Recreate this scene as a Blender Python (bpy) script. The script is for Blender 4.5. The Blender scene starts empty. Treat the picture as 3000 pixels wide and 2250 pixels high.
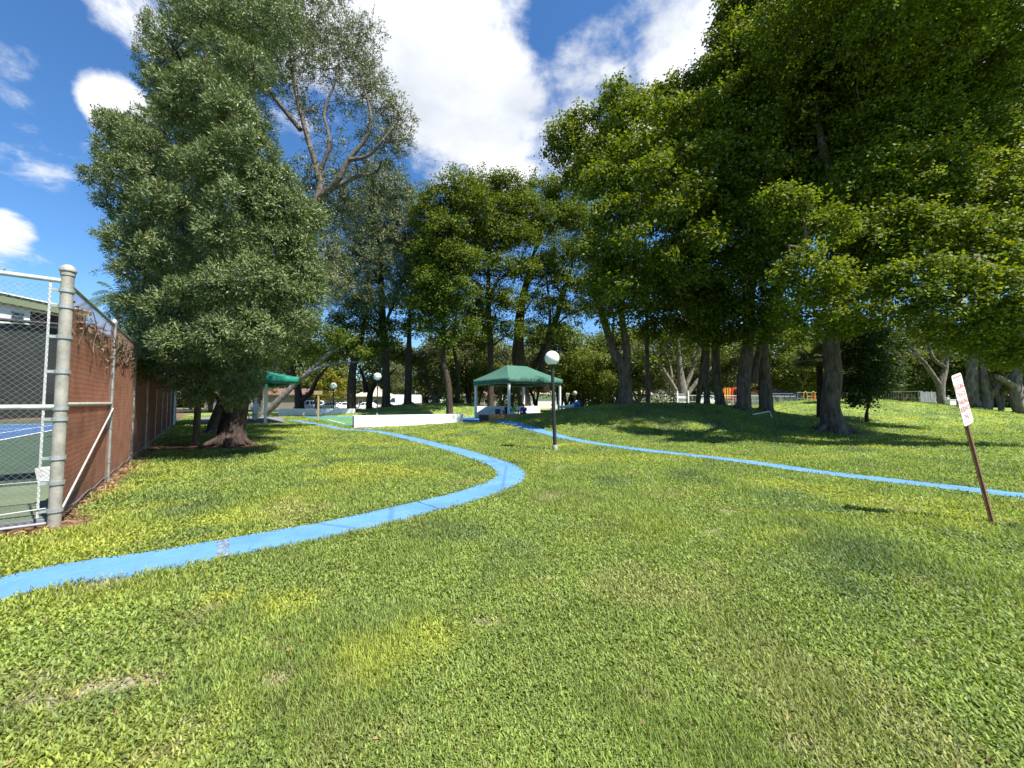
import bpy, math, random
import numpy as np
from mathutils import Vector, Matrix
random.seed(7)
rng = np.random.default_rng(11)
S = bpy.context.scene
COL = S.collection
R = math.radians
PI = math.pi

# ------------------------------------------------------------------ camera model
F = 1127.0                      # focal length in photo pixels (3000 wide)
EYE = 1.5
PITCH = math.atan(53 / F)
def ray(px, py):
    u = (px - 1500) / F; v = (1125 - py) / F
    return (u, math.cos(PITCH) - v * math.sin(PITCH), math.sin(PITCH) + v * math.cos(PITCH))
def P(px, py, Y):               # point seen at photo pixel px,py at distance Y along the view
    d = ray(px, py); t = Y / d[1]
    return Vector((d[0] * t, Y, EYE + d[2] * t))
def G(px, py, z=0.0):           # point of the plane z seen at px,py
    d = ray(px, py); t = (z - EYE) / d[2]
    return Vector((d[0] * t, d[1] * t, z))

cam = bpy.data.cameras.new('camera'); co = bpy.data.objects.new('camera', cam); COL.objects.link(co)
cam.sensor_width = 36; cam.lens = 36 * F / 3000; cam.clip_start = 0.05; cam.clip_end = 3000
co.location = (0, 0, EYE); co.rotation_euler = (PI / 2 + PITCH, 0, 0)
S.camera = co

# ------------------------------------------------------------------ noise helpers (numpy)
def vnoise(x, y, seed=0):
    x = np.asarray(x, float); y = np.asarray(y, float)
    xi = np.floor(x).astype(np.int64); yi = np.floor(y).astype(np.int64)
    fx = x - xi; fy = y - yi
    fx = fx * fx * (3 - 2 * fx); fy = fy * fy * (3 - 2 * fy)
    def h(a, b):
        n = (a * 374761393 + b * 668265263 + seed * 974711) & 0x7fffffff
        n = ((n ^ (n >> 13)) * 1274126177) & 0x7fffffff
        n = n ^ (n >> 16)
        return (n & 0xffff) / 65535.0
    return (h(xi, yi) * (1 - fx) + h(xi + 1, yi) * fx) * (1 - fy) + (h(xi, yi + 1) * (1 - fx) + h(xi + 1, yi + 1) * fx) * fy
def fbm(x, y, seed=0, o=3):
    s = 0; a = .5; t = 0
    for k in range(o):
        s = s + a * vnoise(x * 2 ** k, y * 2 ** k, seed + k * 17); t += a; a *= .5
    return s / t

# ------------------------------------------------------------------ terrain height
MOUNDS = [(8.5, 21.5, 8.6, 4.3, 9, 1.4), (28, 32, 10, 8.5, 10, 1.35), (-8, 44.5, 9.5, 6.2, 6.2, 1.35), (40, 40, 16, 10, 14, .8)]
def H(x, y):
    x = np.asarray(x, float); y = np.asarray(y, float)
    z = np.zeros(np.broadcast(x, y).shape)
    for cx, cy, sx, sy, sb, h in MOUNDS:
        q = ((x - cx) / sx) ** 2 + ((y - cy) / np.where(y > cy, sb, sy)) ** 2
        z = z + h * np.exp(-q ** 1.3)
    far = np.clip((np.hypot(x, y) - 14) / 10, 0, 1)
    z = z + (fbm(x / 3.1, y / 3.1, 5) - .5) * .14 * far
    return z
def h1(x, y): return float(H(x, y))
def at(px, Y):                  # ground point under photo column px at distance Y
    x = (px - 1500) / F * Y / math.cos(PITCH)
    return Vector((x, Y, h1(x, Y)))

# ------------------------------------------------------------------ mesh helpers
class MB:
    def __init__(s): s.v = []; s.f = []; s.n = 0; s.mi = []; s.m = 0
    def add(s, vs, fs):
        b = s.n
        s.v.extend([tuple(v) for v in vs]); s.f.extend([tuple(i + b for i in f) for f in fs]); s.n += len(vs)
        s.mi.extend([s.m] * len(fs)); return s
    def box(s, x0, y0, z0, x1, y1, z1, M=None, bev=0):
        vs = [(x0,y0,z0),(x1,y0,z0),(x1,y1,z0),(x0,y1,z0),(x0,y0,z1),(x1,y0,z1),(x1,y1,z1),(x0,y1,z1)]
        if M is not None: vs = [M @ Vector(v) for v in vs]
        return s.add(vs, [(0,3,2,1),(4,5,6,7),(0,1,5,4),(1,2,6,5),(2,3,7,6),(3,0,4,7)])
    def beam(s, a, b, w, h=None, up=(0,0,1)):
        a = Vector(a); b = Vector(b); h = h or w
        d = (b - a).normalized(); u = Vector(up)
        if abs(d.dot(u)) > .98: u = Vector((1, 0, 0))
        r = d.cross(u).normalized() * w / 2; t = r.cross(d).normalized() * h / 2
        vs = [a-r-t, a+r-t, a+r+t, a-r+t, b-r-t, b+r-t, b+r+t, b-r+t]
        return s.add(vs, [(0,1,2,3),(7,6,5,4),(0,4,5,1),(1,5,6,2),(2,6,7,3),(3,7,4,0)])
    def tube(s, pts, rad, n=8, cap=True, wob=0):
        pts = [Vector(p) for p in pts]
        if not hasattr(rad, '__len__'): rad = [rad] * len(pts)
        vs = []; fs = []
        ref = Vector((0.3, 0.9, 0.1)).normalized()
        for i, p in enumerate(pts):
            d = (pts[min(i+1, len(pts)-1)] - pts[max(i-1, 0)])
            d = d.normalized() if d.length > 1e-9 else Vector((0,0,1))
            a = d.cross(ref)
            if a.length < .1: a = d.cross(Vector((1,0,0)))
            a.normalize(); b = d.cross(a)
            for k in range(n):
                t = 2 * PI * k / n
                rr = rad[i] * (1 + (wob * (math.sin(3*t + i*.35) * .6 + math.sin(5*t + 1.3 + i*.6) * .4) if wob else 0))
                vs.append(p + (a * math.cos(t) + b * math.sin(t)) * rr)
        for i in range(len(pts) - 1):
            for k in range(n):
                k2 = (k + 1) % n
                fs.append((i*n+k, i*n+k2, (i+1)*n+k2, (i+1)*n+k))
        if cap:
            fs.append(tuple(reversed(range(n)))); fs.append(tuple((len(pts)-1)*n + k for k in range(n)))
        return s.add(vs, fs)
    def lathe(s, prof, n=24, c=(0,0,0), M=None):
        vs = []; fs = []; c = Vector(c)
        for r, z in prof:
            for k in range(n):
                t = 2*PI*k/n; v = Vector((r*math.cos(t), r*math.sin(t), z)) + c
                vs.append(M @ v if M is not None else v)
        for i in range(len(prof)-1):
            for k in range(n):
                k2 = (k+1) % n; fs.append((i*n+k, i*n+k2, (i+1)*n+k2, (i+1)*n+k))
        return s.add(vs, fs)
    def ball(s, c, rx, ry=None, rz=None, n=16, m=10, M=None):
        ry = ry or rx; rz = rz or rx; c = Vector(c); vs = []; fs = []
        for i in range(m+1):
            ph = PI*i/m
            for k in range(n):
                t = 2*PI*k/n
                v = Vector((rx*math.sin(ph)*math.cos(t), ry*math.sin(ph)*math.sin(t), -rz*math.cos(ph)))
                if M is not None: v = M @ v
                vs.append(v + c)
        for i in range(m):
            for k in range(n):
                k2 = (k+1) % n; fs.append((i*n+k, i*n+k2, (i+1)*n+k2, (i+1)*n+k))
        return s.add(vs, fs)
    def prism(s, poly, z0, z1, M=None):
        n = len(poly)
        vs = [Vector((p[0], p[1], z0)) for p in poly] + [Vector((p[0], p[1], z1)) for p in poly]
        if M is not None: vs = [M @ v for v in vs]
        return s.add(vs, [tuple(reversed(range(n))), tuple(range(n, 2*n))] + [(i, (i+1) % n, n+(i+1) % n, n+i) for i in range(n)])
    def build(s, name, mat, parent=None, smooth=False, bevel=0, loc=None):
        me = bpy.data.meshes.new(name); me.from_pydata(s.v, [], s.f); me.update()
        for m in (mat if isinstance(mat, (list, tuple)) else [mat]): me.materials.append(m)
        if len(set(s.mi)) > 1: me.polygons.foreach_set('material_index', s.mi)
        if smooth: me.polygons.foreach_set('use_smooth', [True] * len(me.polygons)); me.set_sharp_from_angle(angle=.95)
        o = bpy.data.objects.new(name, me); COL.objects.link(o)
        if loc is not None: o.location = loc
        if parent is not None: o.parent = parent
        if bevel:
            b = o.modifiers.new('bevel', 'BEVEL'); b.width = bevel; b.segments = 2; b.limit_method = 'ANGLE'
        return o
def tag(o, label=None, cat=None, group=None, kind=None):
    if label: o['label'] = label
    if cat: o['category'] = cat
    if group: o['group'] = group
    if kind: o['kind'] = kind
    return o
def empty(name, loc=(0,0,0), rz=0, label=None, cat=None, group=None):
    o = bpy.data.objects.new(name, None); COL.objects.link(o); o.location = loc; o.rotation_euler = (0, 0, rz)
    o.empty_display_size = .2
    return tag(o, label, cat, group)
def copy_tree(o, parent=None):
    c = o.copy(); COL.objects.link(c)
    if parent is not None: c.parent = parent
    for ch in list(o.children): copy_tree(ch, c)
    return c
def np_mesh(name, verts, faces4=None, cols=None, mat=None, parent=None, tris=None, kindmat=None):
    """verts (n,3); faces4 (m,4) and/or tris (k,3); cols (n,3)"""
    me = bpy.data.meshes.new(name)
    loops = []; starts = []; tot = 0
    if faces4 is not None and len(faces4):
        loops.append(faces4.reshape(-1)); starts.append(np.arange(len(faces4)) * 4); tot = faces4.size
    if tris is not None and len(tris):
        loops.append(tris.reshape(-1)); starts.append(tot + np.arange(len(tris)) * 3); tot += tris.size
    L = np.concatenate(loops).astype(np.int32); st = np.concatenate(starts).astype(np.int32)
    me.vertices.add(len(verts)); me.vertices.foreach_set('co', np.ascontiguousarray(verts, np.float32).reshape(-1))
    me.loops.add(len(L)); me.loops.foreach_set('vertex_index', L)
    me.polygons.add(len(st)); me.polygons.foreach_set('loop_start', st)
    if cols is not None:
        a = me.color_attributes.new('tint', 'FLOAT_COLOR', 'POINT')
        c4 = np.ones((len(verts), 4), np.float32); c4[:, :3] = cols
        a.data.foreach_set('color', c4.reshape(-1))
    me.update(calc_edges=True)
    if mat: me.materials.append(mat)
    o = bpy.data.objects.new(name, me); COL.objects.link(o)
    if parent is not None: o.parent = parent
    return o

# ------------------------------------------------------------------ materials
def srgb(r, g, b):
    f = lambda c: (c/12.92 if c <= .04045 else ((c+.055)/1.055) ** 2.4)
    return tuple(f(c/255) for c in (r, g, b))
def M_(name, col, rough=.7, spec=.3, metal=0, var=.0, scale=8, bump=0, bscale=40, col2=None, detail=4, stretch=None, trans=0):
    m = bpy.data.materials.new(name); m.use_nodes = True
    nt = m.node_tree; b = nt.nodes['Principled BSDF']; N = nt.nodes.new; L = nt.links.new
    b.inputs['Roughness'].default_value = rough; b.inputs['Metallic'].default_value = metal
    b.inputs['Specular IOR Level'].default_value = spec
    b.inputs['Base Color'].default_value = (*col, 1)
    tc = N('ShaderNodeTexCoord'); src = tc.outputs['Object']
    if stretch:
        mp = N('ShaderNodeMapping'); mp.inputs['Scale'].default_value = stretch; L(src, mp.inputs['Vector']); src = mp.outputs['Vector']
    if var or col2:
        n = N('ShaderNodeTexNoise'); n.inputs['Scale'].default_value = scale; n.inputs['Detail'].default_value = detail; n.inputs['Roughness'].default_value = .65
        L(src, n.inputs['Vector'])
        r = N('ShaderNodeValToRGB'); L(n.outputs['Fac'], r.inputs['Fac'])
        c2 = col2 or tuple(c * (1 - var) for c in col); c1 = col if col2 else tuple(min(1, c * (1 + var)) for c in col)
        r.color_ramp.elements[0].position = .34; r.color_ramp.elements[1].position = .66
        r.color_ramp.elements[0].color = (*c2, 1); r.color_ramp.elements[1].color = (*c1, 1)
        L(r.outputs['Color'], b.inputs['Base Color'])
    if bump:
        n = N('ShaderNodeTexNoise'); n.inputs['Scale'].default_value = bscale; n.inputs['Detail'].default_value = 6
        L(src, n.inputs['Vector'])
        bp = N('ShaderNodeBump'); bp.inputs['Strength'].default_value = bump; bp.inputs['Distance'].default_value = .05
        L(n.outputs['Fac'], bp.inputs['Height']); L(bp.outputs['Normal'], b.inputs['Normal'])
    return m
def leaf_mat(name, trans=.35, rough=.5, tcol=(1.25, 1.35, .5), spec=.35):
    m = bpy.data.materials.new(name); m.use_nodes = True
    nt = m.node_tree; b = nt.nodes['Principled BSDF']; N = nt.nodes.new; L = nt.links.new
    a = N('ShaderNodeVertexColor'); a.layer_name = 'tint'
    L(a.outputs['Color'], b.inputs['Base Color'])
    b.inputs['Roughness'].default_value = rough; b.inputs['Specular IOR Level'].default_value = spec
    t = N('ShaderNodeBsdfTranslucent'); mx = N('ShaderNodeMix'); mx.data_type = 'RGBA'; mx.blend_type = 'MULTIPLY'; mx.inputs['Factor'].default_value = 1
    L(a.outputs['Color'], mx.inputs[6]); mx.inputs[7].default_value = (*tcol, 1)
    L(mx.outputs[2], t.inputs['Color'])
    ms = N('ShaderNodeMixShader'); ms.inputs['Fac'].default_value = trans
    L(b.outputs['BSDF'], ms.inputs[1]); L(t.outputs['BSDF'], ms.inputs[2])
    L(ms.outputs['Shader'], nt.nodes['Material Output'].inputs['Surface'])
    return m
MAT = {}
MAT['leaf'] = leaf_mat('leaf_green', .38, .55, (1.35, 1.3, .35), .2)
MAT['feather'] = leaf_mat('feather_leaf', .14, .5, (1.1, 1.2, .6))
MAT['blade'] = leaf_mat('grass_blade', .40, .55, (1.15, 1.25, .45), .25)
MAT['bark_grey'] = M_('bark_grey', (.17,.135,.105), .9, .15, var=0, col2=(.06,.045,.035), scale=7, bump=1, bscale=14, stretch=(1,1,.35))
MAT['bark_dark'] = M_('bark_dark', (.085,.062,.048), .9, .15, col2=(.03,.022,.018), scale=7, bump=1, bscale=14, stretch=(1,1,.3))
MAT['bark_pale'] = M_('bark_pale', (.24,.21,.175), .85, .2, col2=(.085,.072,.06), scale=5, bump=1, bscale=10, stretch=(1,1,.4))
MAT['bark_red'] = M_('bark_red', (.10,.074,.06), .95, .1, col2=(.035,.024,.02), scale=9, bump=1, bscale=18, stretch=(1,1,.45))
MAT['twig'] = M_('twig_grey', (.19,.155,.125), .85, .2, col2=(.07,.058,.048), scale=6)
MAT['galv'] = M_('galvanised_steel', (.42,.43,.42), .5, .5, .35, col2=(.27,.275,.265), scale=9, bump=.1, bscale=60)
MAT['oldpost'] = M_('weathered_post', (.40,.37,.31), .6, .4, .15, col2=(.24,.225,.19), scale=6, bump=.12, bscale=50)
MAT['rail'] = M_('painted_rail', (.62,.62,.59), .45, .5, .1, col2=(.45,.45,.42), scale=12)
MAT['wire'] = M_('galvanised_wire', (.50,.49,.44), .42, .6, .45, col2=(.34,.33,.29), scale=5)
MAT['wire_old'] = M_('rusty_wire', (.42,.22,.14), .6, .4, .1, col2=(.28,.13,.08), scale=3)
MAT['whitepaint'] = M_('white_paint', (.78,.78,.76), .6, .3, col2=(.68,.68,.66), scale=4)
MAT['blockwall'] = M_('painted_block', (.80,.80,.78), .75, .25, col2=(.66,.66,.63), scale=2.2, detail=8, bump=.35, bscale=18, stretch=(.6,.6,2.4))
MAT['black'] = M_('black_paint', (.025,.026,.028), .45, .4)
MAT['globe'] = M_('opal_globe', (.86,.86,.83), .25, .5)
MAT['globe_shaded'] = M_('shaded_globe', (.30,.30,.29), .4, .4)  # opal globe out of the sun: its shade put into a grey colour
MAT['concrete'] = M_('concrete', (.42,.40,.37), .85, .2, col2=(.31,.295,.27), scale=3, bump=.15)
MAT['concrete_dark'] = M_('stained_concrete', (.26,.30,.36), .85, .2, col2=(.10,.13,.17), scale=14)
MAT['slab'] = M_('patio_slab', (.20,.205,.215), .85, .2, col2=(.13,.135,.14), scale=2)
MAT['timber'] = M_('orange_timber', (.52,.29,.10), .65, .3, col2=(.36,.19,.065), scale=5, stretch=(1,1,9), bump=.2)
MAT['timber_end'] = M_('weathered_timber', (.13,.10,.075), .8, .2, col2=(.07,.055,.04), scale=8, stretch=(1,1,5))
MAT['canvas'] = M_('green_canvas', (.060,.150,.110), .8, .2, col2=(.05,.125,.09), scale=3, bump=.1, bscale=10)
MAT['canvas_teal'] = M_('teal_canvas', (.015,.20,.13), .75, .25, col2=(.012,.165,.105), scale=3)
MAT['bluepaint'] = M_('blue_court_paint', (.075,.21,.46), .75, .25, col2=(.055,.17,.40), scale=2.5, detail=6, bump=.1, bscale=90)
MAT['court_green'] = M_('court_green', (.10,.25,.10), .8, .2, col2=(.075,.19,.08), scale=1.6)
MAT['tennis_green'] = M_('tennis_green', (.052,.085,.058), .85, .2, col2=(.040,.068,.046), scale=1.1)
MAT['tennis_blue'] = M_('tennis_blue', (.045,.105,.23), .85, .2, col2=(.038,.09,.2), scale=.9)
MAT['apron'] = M_('apron_green', (.13,.165,.10), .85, .2, col2=(.10,.13,.08), scale=1.3)
MAT['line'] = M_('white_line', (.75,.76,.75), .8)
MAT['mulch'] = M_('bark_mulch', (.20,.115,.075), .95, .1, col2=(.085,.05,.035), scale=26, detail=8, bump=1, bscale=60)
MAT['asphalt'] = M_('asphalt', (.055,.055,.057), .9, .2, col2=(.04,.04,.042), scale=3)
MAT['stucco_tan'] = M_('tan_stucco', (.24,.205,.17), .9, .2, col2=(.205,.175,.145), scale=1)
MAT['stucco_white'] = M_('white_stucco', (.72,.71,.67), .9, .2, col2=(.62,.61,.58), scale=.7)
MAT['roof_brown'] = M_('brown_roof', (.20,.115,.085), .9, .2, col2=(.13,.08,.06), scale=2)
MAT['roof_red'] = M_('red_tile_roof', (.42,.10,.07), .85, .2, col2=(.3,.075,.055), scale=2)
MAT['roof_pale'] = M_('pale_tile_roof', (.55,.46,.34), .85, .2, col2=(.42,.34,.25), scale=2)
MAT['fascia'] = M_('sage_fascia', (.19,.235,.13), .8, .2, col2=(.165,.205,.115), scale=1)
MAT['glass'] = M_('window_glass', (.03,.035,.04), .08, .6)
MAT['screen_brown'] = M_('brown_screen', (.055,.038,.03), .8, .2)
MAT['stake'] = M_('brown_stake', (.25,.125,.06), .55, .4, .1, col2=(.13,.06,.03), scale=20)
MAT['plate'] = M_('sign_plate', (.84,.80,.76), .5, .4, col2=(.76,.71,.66), scale=7)
MAT['sign_red'] = M_('sign_red', (.47,.19,.16), .6)
MAT['pine'] = M_('raw_pine', (.46,.34,.17), .8, .2, col2=(.34,.25,.12), scale=9, stretch=(1,1,.2))
MAT['carwhite'] = M_('white_car_paint', (.78,.79,.80), .25, .5)
MAT['tyre'] = M_('tyre_rubber', (.02,.02,.02), .85)
MAT['rim'] = M_('wheel_rim', (.35,.35,.36), .35, .5, .8)
MAT['steel'] = M_('brushed_steel', (.5,.5,.5), .35, .5, .9)
MAT['red_plastic'] = M_('red_plastic', (.55,.025,.04), .4, .5)
MAT['orange_plastic'] = M_('orange_plastic', (.70,.26,.02), .4, .5)
MAT['yellow_plastic'] = M_('yellow_paint', (.62,.42,.06), .5, .4)
MAT['blue_metal'] = M_('blue_metal', (.05,.12,.32), .5, .4)
MAT['navy'] = M_('navy_plastic', (.02,.035,.13), .55, .4)
MAT['greyplank'] = M_('grey_planks', (.36,.37,.37), .85, .2, col2=(.12,.12,.125), scale=3, stretch=(3,3,.25))
MAT['woodpost'] = M_('wood_post', (.27,.2,.13), .9, .2, col2=(.15,.11,.07), scale=6, stretch=(1,1,.2), bump=.4)
MAT['skin'] = M_('skin', (.36,.2,.13), .6, .3)
MAT['hair'] = M_('dark_hair', (.015,.012,.01), .6, .3)
MAT['cloth_blue'] = M_('blue_cloth', (.02,.06,.30), .9, .1, var=.15, scale=6)
MAT['cloth_sky'] = M_('sky_blue_cloth', (.08,.22,.62), .9, .1, var=.15, scale=6)
MAT['cloth_lime'] = M_('lime_cloth', (.19,.62,.03), .9, .1, var=.1, scale=6)
MAT['cloth_grey'] = M_('grey_cloth', (.27,.28,.29), .9, .1, var=.1, scale=6)
MAT['cloth_dark'] = M_('dark_cloth', (.02,.02,.03), .9, .1)
MAT['cloth_red'] = M_('maroon_cloth', (.14,.012,.025), .9, .1)
MAT['cloth_white'] = M_('white_cloth', (.7,.7,.7), .9, .1)
MAT['deadleaf'] = leaf_mat('dead_leaf', .2, .7, (1, .8, .5))
MAT['dark_fabric'] = M_('dark_windscreen', (.042,.047,.045), .85, .15, col2=(.030,.034,.033), scale=1.5, bump=.8, bscale=3)

def ground_material():
    m = bpy.data.materials.new('lawn_ground'); m.use_nodes = True
    nt = m.node_tree; b = nt.nodes['Principled BSDF']; N = nt.nodes.new; L = nt.links.new
    b.inputs['Roughness'].default_value = .95; b.inputs['Specular IOR Level'].default_value = .1
    a = N('ShaderNodeVertexColor'); a.layer_name = 'tint'
    tc = N('ShaderNodeTexCoord')
    n1 = N('ShaderNodeTexNoise'); n1.inputs['Scale'].default_value = 9; n1.inputs['Detail'].default_value = 8; n1.inputs['Roughness'].default_value = .75
    L(tc.outputs['Object'], n1.inputs['Vector'])
    r = N('ShaderNodeMapRange'); r.inputs['From Min'].default_value = .3; r.inputs['From Max'].default_value = .7; r.inputs['To Min'].default_value = .6; r.inputs['To Max'].default_value = 1.3
    L(n1.outputs['Fac'], r.inputs['Value'])
    mx = N('ShaderNodeMix'); mx.data_type = 'RGBA'; mx.blend_type = 'MULTIPLY'; mx.inputs['Factor'].default_value = 1
    L(a.outputs['Color'], mx.inputs[6]); L(r.outputs['Result'], mx.inputs[7]); L(mx.outputs[2], b.inputs['Base Color'])
    n2 = N('ShaderNodeTexNoise'); n2.inputs['Scale'].default_value = 45; n2.inputs['Detail'].default_value = 5
    L(tc.outputs['Object'], n2.inputs['Vector'])
    bp = N('ShaderNodeBump'); bp.inputs['Strength'].default_value = .8; bp.inputs['Distance'].default_value = .04
    L(n2.outputs['Fac'], bp.inputs['Height']); L(bp.outputs['Normal'], b.inputs['Normal'])
    return m
MAT['ground'] = ground_material()
#@@SECTION2

def path_material():
    m = bpy.data.materials.new('weathered_blue_paint'); m.use_nodes = True
    nt = m.node_tree; b = nt.nodes['Principled BSDF']; N = nt.nodes.new; L = nt.links.new
    b.inputs['Roughness'].default_value = .85; b.inputs['Specular IOR Level'].default_value = .2
    tc = N('ShaderNodeTexCoord'); O = tc.outputs['Object']
    def noise(sc, det=6, ro=.6):
        n = N('ShaderNodeTexNoise'); n.inputs['Scale'].default_value = sc; n.inputs['Detail'].default_value = det; n.inputs['Roughness'].default_value = ro; L(O, n.inputs['Vector']); return n.outputs['Fac']
    r = N('ShaderNodeValToRGB'); L(noise(1.3, 8, .7), r.inputs['Fac']); e = r.color_ramp.elements
    e[0].position = .3; e[0].color = (.072,.195,.41,1); e[1].position = .7; e[1].color = (.125,.275,.50,1)
    def over(src, fac, lo, hi, col, amt):
        mr = N('ShaderNodeMapRange'); L(fac, mr.inputs['Value']); mr.inputs['From Min'].default_value = lo; mr.inputs['From Max'].default_value = hi; mr.inputs['To Max'].default_value = amt
        mx = N('ShaderNodeMix'); mx.data_type = 'RGBA'; L(mr.outputs['Result'], mx.inputs['Factor']); L(src, mx.inputs[6]); mx.inputs[7].default_value = (*col, 1); return mx.outputs[2]
    c = over(r.outputs['Color'], noise(26, 4), .55, .75, (.05,.14,.32), .5)
    c = over(c, noise(5, 9, .75), .60, .72, (.19,.27,.37), .5)
    c = over(c, noise(70, 3), .68, .76, (.25,.26,.27), .5)
    v = N('ShaderNodeTexVoronoi'); v.feature = 'DISTANCE_TO_EDGE'; v.inputs['Scale'].default_value = .33; L(O, v.inputs['Vector'])
    mr = N('ShaderNodeMapRange'); L(v.outputs['Distance'], mr.inputs['Value']); mr.inputs['From Min'].default_value = .012; mr.inputs['From Max'].default_value = .004; mr.inputs['To Max'].default_value = .4
    mx = N('ShaderNodeMix'); mx.data_type = 'RGBA'; L(mr.outputs['Result'], mx.inputs['Factor']); L(c, mx.inputs[6]); mx.inputs[7].default_value = (.05,.09,.14,1)
    L(mx.outputs[2], b.inputs['Base Color'])
    bp = N('ShaderNodeBump'); bp.inputs['Strength'].default_value = .25; bp.inputs['Distance'].default_value = .02; L(noise(90, 3), bp.inputs['Height']); L(bp.outputs['Normal'], b.inputs['Normal'])
    return m
MAT['pathpaint'] = path_material()
# ------------------------------------------------------------------ sky, sun, render settings
SUN_AZ = (.80, -.60); SUN_EL = R(58)
sun = bpy.data.lights.new('sun', 'SUN'); so = bpy.data.objects.new('sun', sun); COL.objects.link(so)
sun.energy = 5.0; sun.angle = R(.53); sun.color = (1, .955, .88)
_d = Vector((SUN_AZ[0] * math.cos(SUN_EL), SUN_AZ[1] * math.cos(SUN_EL), math.sin(SUN_EL))).normalized()
so.rotation_euler = _d.to_track_quat('Z', 'Y').to_euler(); so.location = (20, -20, 40)

W = bpy.data.worlds.new('World'); S.world = W; W.use_nodes = True
def make_sky():
    nt = W.node_tree; N = nt.nodes.new; L = nt.links.new
    bg = nt.nodes['Background']; bg.inputs['Strength'].default_value = .09
    sky = N('ShaderNodeTexSky'); sky.sky_type = 'NISHITA'; sky.sun_disc = False
    sky.sun_elevation = SUN_EL; sky.sun_rotation = math.atan2(SUN_AZ[0], SUN_AZ[1]); sky.air_density = 1.0; sky.dust_density = .25; sky.ozone_density = 2.2
    hs = N('ShaderNodeHueSaturation'); hs.inputs['Saturation'].default_value = 1.1; hs.inputs['Value'].default_value = 1.0
    tn = N('ShaderNodeMix'); tn.data_type = 'RGBA'; tn.blend_type = 'MULTIPLY'; tn.inputs['Factor'].default_value = 1; tn.inputs[7].default_value = (.72, .88, 1.04, 1)
    L(sky.outputs['Color'], tn.inputs[6]); L(tn.outputs[2], hs.inputs['Color'])
    tc = N('ShaderNodeTexCoord'); D = tc.outputs['Generated']
    def math_(op, a, b=None, c=None):
        n = N('ShaderNodeMath'); n.operation = op
        for i, v in enumerate((a, b, c)):
            if v is None: continue
            if isinstance(v, (int, float)): n.inputs[i].default_value = v
            else: L(v, n.inputs[i])
        return n.outputs[0]
    blobs = [(1130,-60,12,.95),(1000,40,10,.75),(1250,120,11,.95),(1400,120,7,.8),(1330,270,9,.9),(1440,330,8,.9),(1360,420,7,.8),(1500,450,6,.75),(1560,540,5,.55),(1230,380,5,.5),(850,-40,9,.7),
             (1930,110,8,.6),(1730,210,6,.6),(2060,190,8,.95),(1780,320,6,.55),(2010,320,8,.9),(1680,430,6,.75),(1640,520,5,.5),(2200,300,9,.8),(2750,60,8,.85),(2900,0,6,.7),
             (345,315,3.0,1.0),(385,345,3.0,.95),(330,350,2.5,.8),(390,20,4.2,.6),(50,245,3.2,.40),(20,300,3,.38),(105,455,3.2,.42),(10,680,2.2,.85),(30,775,3.5,.5),(270,455,2,.45),(700,200,8,.5)]
    tot = None
    for px, py, rad, w in blobs:
        d = Vector(ray(px, py)).normalized()
        vm = N('ShaderNodeVectorMath'); vm.operation = 'DOT_PRODUCT'; L(D, vm.inputs[0]); vm.inputs[1].default_value = d
        mr = N('ShaderNodeMapRange'); mr.interpolation_type = 'SMOOTHSTEP'
        mr.inputs['From Min'].default_value = math.cos(R(rad * 1.25)); mr.inputs['From Max'].default_value = math.cos(R(rad * .1))
        mr.inputs['To Min'].default_value = 0; mr.inputs['To Max'].default_value = w
        L(vm.outputs['Value'], mr.inputs['Value'])
        tot = mr.outputs['Result'] if tot is None else math_('MAXIMUM', math_('MULTIPLY', math_('ADD', tot, mr.outputs['Result']), .62), math_('MAXIMUM', tot, mr.outputs['Result']))
    sp = N('ShaderNodeSeparateXYZ'); L(D, sp.inputs[0])
    dz = math_('ADD', math_('MAXIMUM', sp.outputs['Z'], 0), .16)
    cb = N('ShaderNodeCombineXYZ'); L(math_('DIVIDE', sp.outputs['X'], dz), cb.inputs[0]); L(math_('DIVIDE', sp.outputs['Y'], dz), cb.inputs[1])
    n1 = N('ShaderNodeTexNoise'); n1.inputs['Scale'].default_value = 3.0; n1.inputs['Detail'].default_value = 12; n1.inputs['Roughness'].default_value = .62; n1.inputs['Distortion'].default_value = .6
    L(cb.outputs[0], n1.inputs['Vector'])
    n3 = N('ShaderNodeTexNoise'); n3.inputs['Scale'].default_value = 11; n3.inputs['Detail'].default_value = 8; n3.inputs['Roughness'].default_value = .6; n3.inputs['Distortion'].default_value = .8
    L(cb.outputs[0], n3.inputs['Vector'])
    n4 = N('ShaderNodeTexNoise'); n4.inputs['Scale'].default_value = 9; n4.inputs['Detail'].default_value = 8; n4.inputs['Roughness'].default_value = .62
    L(D, n4.inputs['Vector'])
    fld = math_('ADD', tot, math_('MULTIPLY', math_('SUBTRACT', n1.outputs['Fac'], .5), 1.2))
    fld = math_('ADD', fld, math_('ADD', math_('MULTIPLY', math_('SUBTRACT', n3.outputs['Fac'], .5), .5), math_('MULTIPLY', math_('SUBTRACT', n4.outputs['Fac'], .5), 1.1)))
    mk = N('ShaderNodeMapRange'); mk.interpolation_type = 'SMOOTHSTEP'; L(fld, mk.inputs['Value'])
    mk.inputs['From Min'].default_value = .36; mk.inputs['From Max'].default_value = .92
    n2 = N('ShaderNodeTexNoise'); n2.inputs['Scale'].default_value = 2.1; n2.inputs['Detail'].default_value = 6; n2.inputs['Roughness'].default_value = .55
    mp = N('ShaderNodeMapping'); mp.inputs['Location'].default_value = (3.3, 1.7, 0); L(cb.outputs[0], mp.inputs['Vector']); L(mp.outputs['Vector'], n2.inputs['Vector'])
    cr = N('ShaderNodeMapRange'); L(n2.outputs['Fac'], cr.inputs['Value']); cr.inputs['From Min'].default_value = .35; cr.inputs['From Max'].default_value = .62
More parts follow.
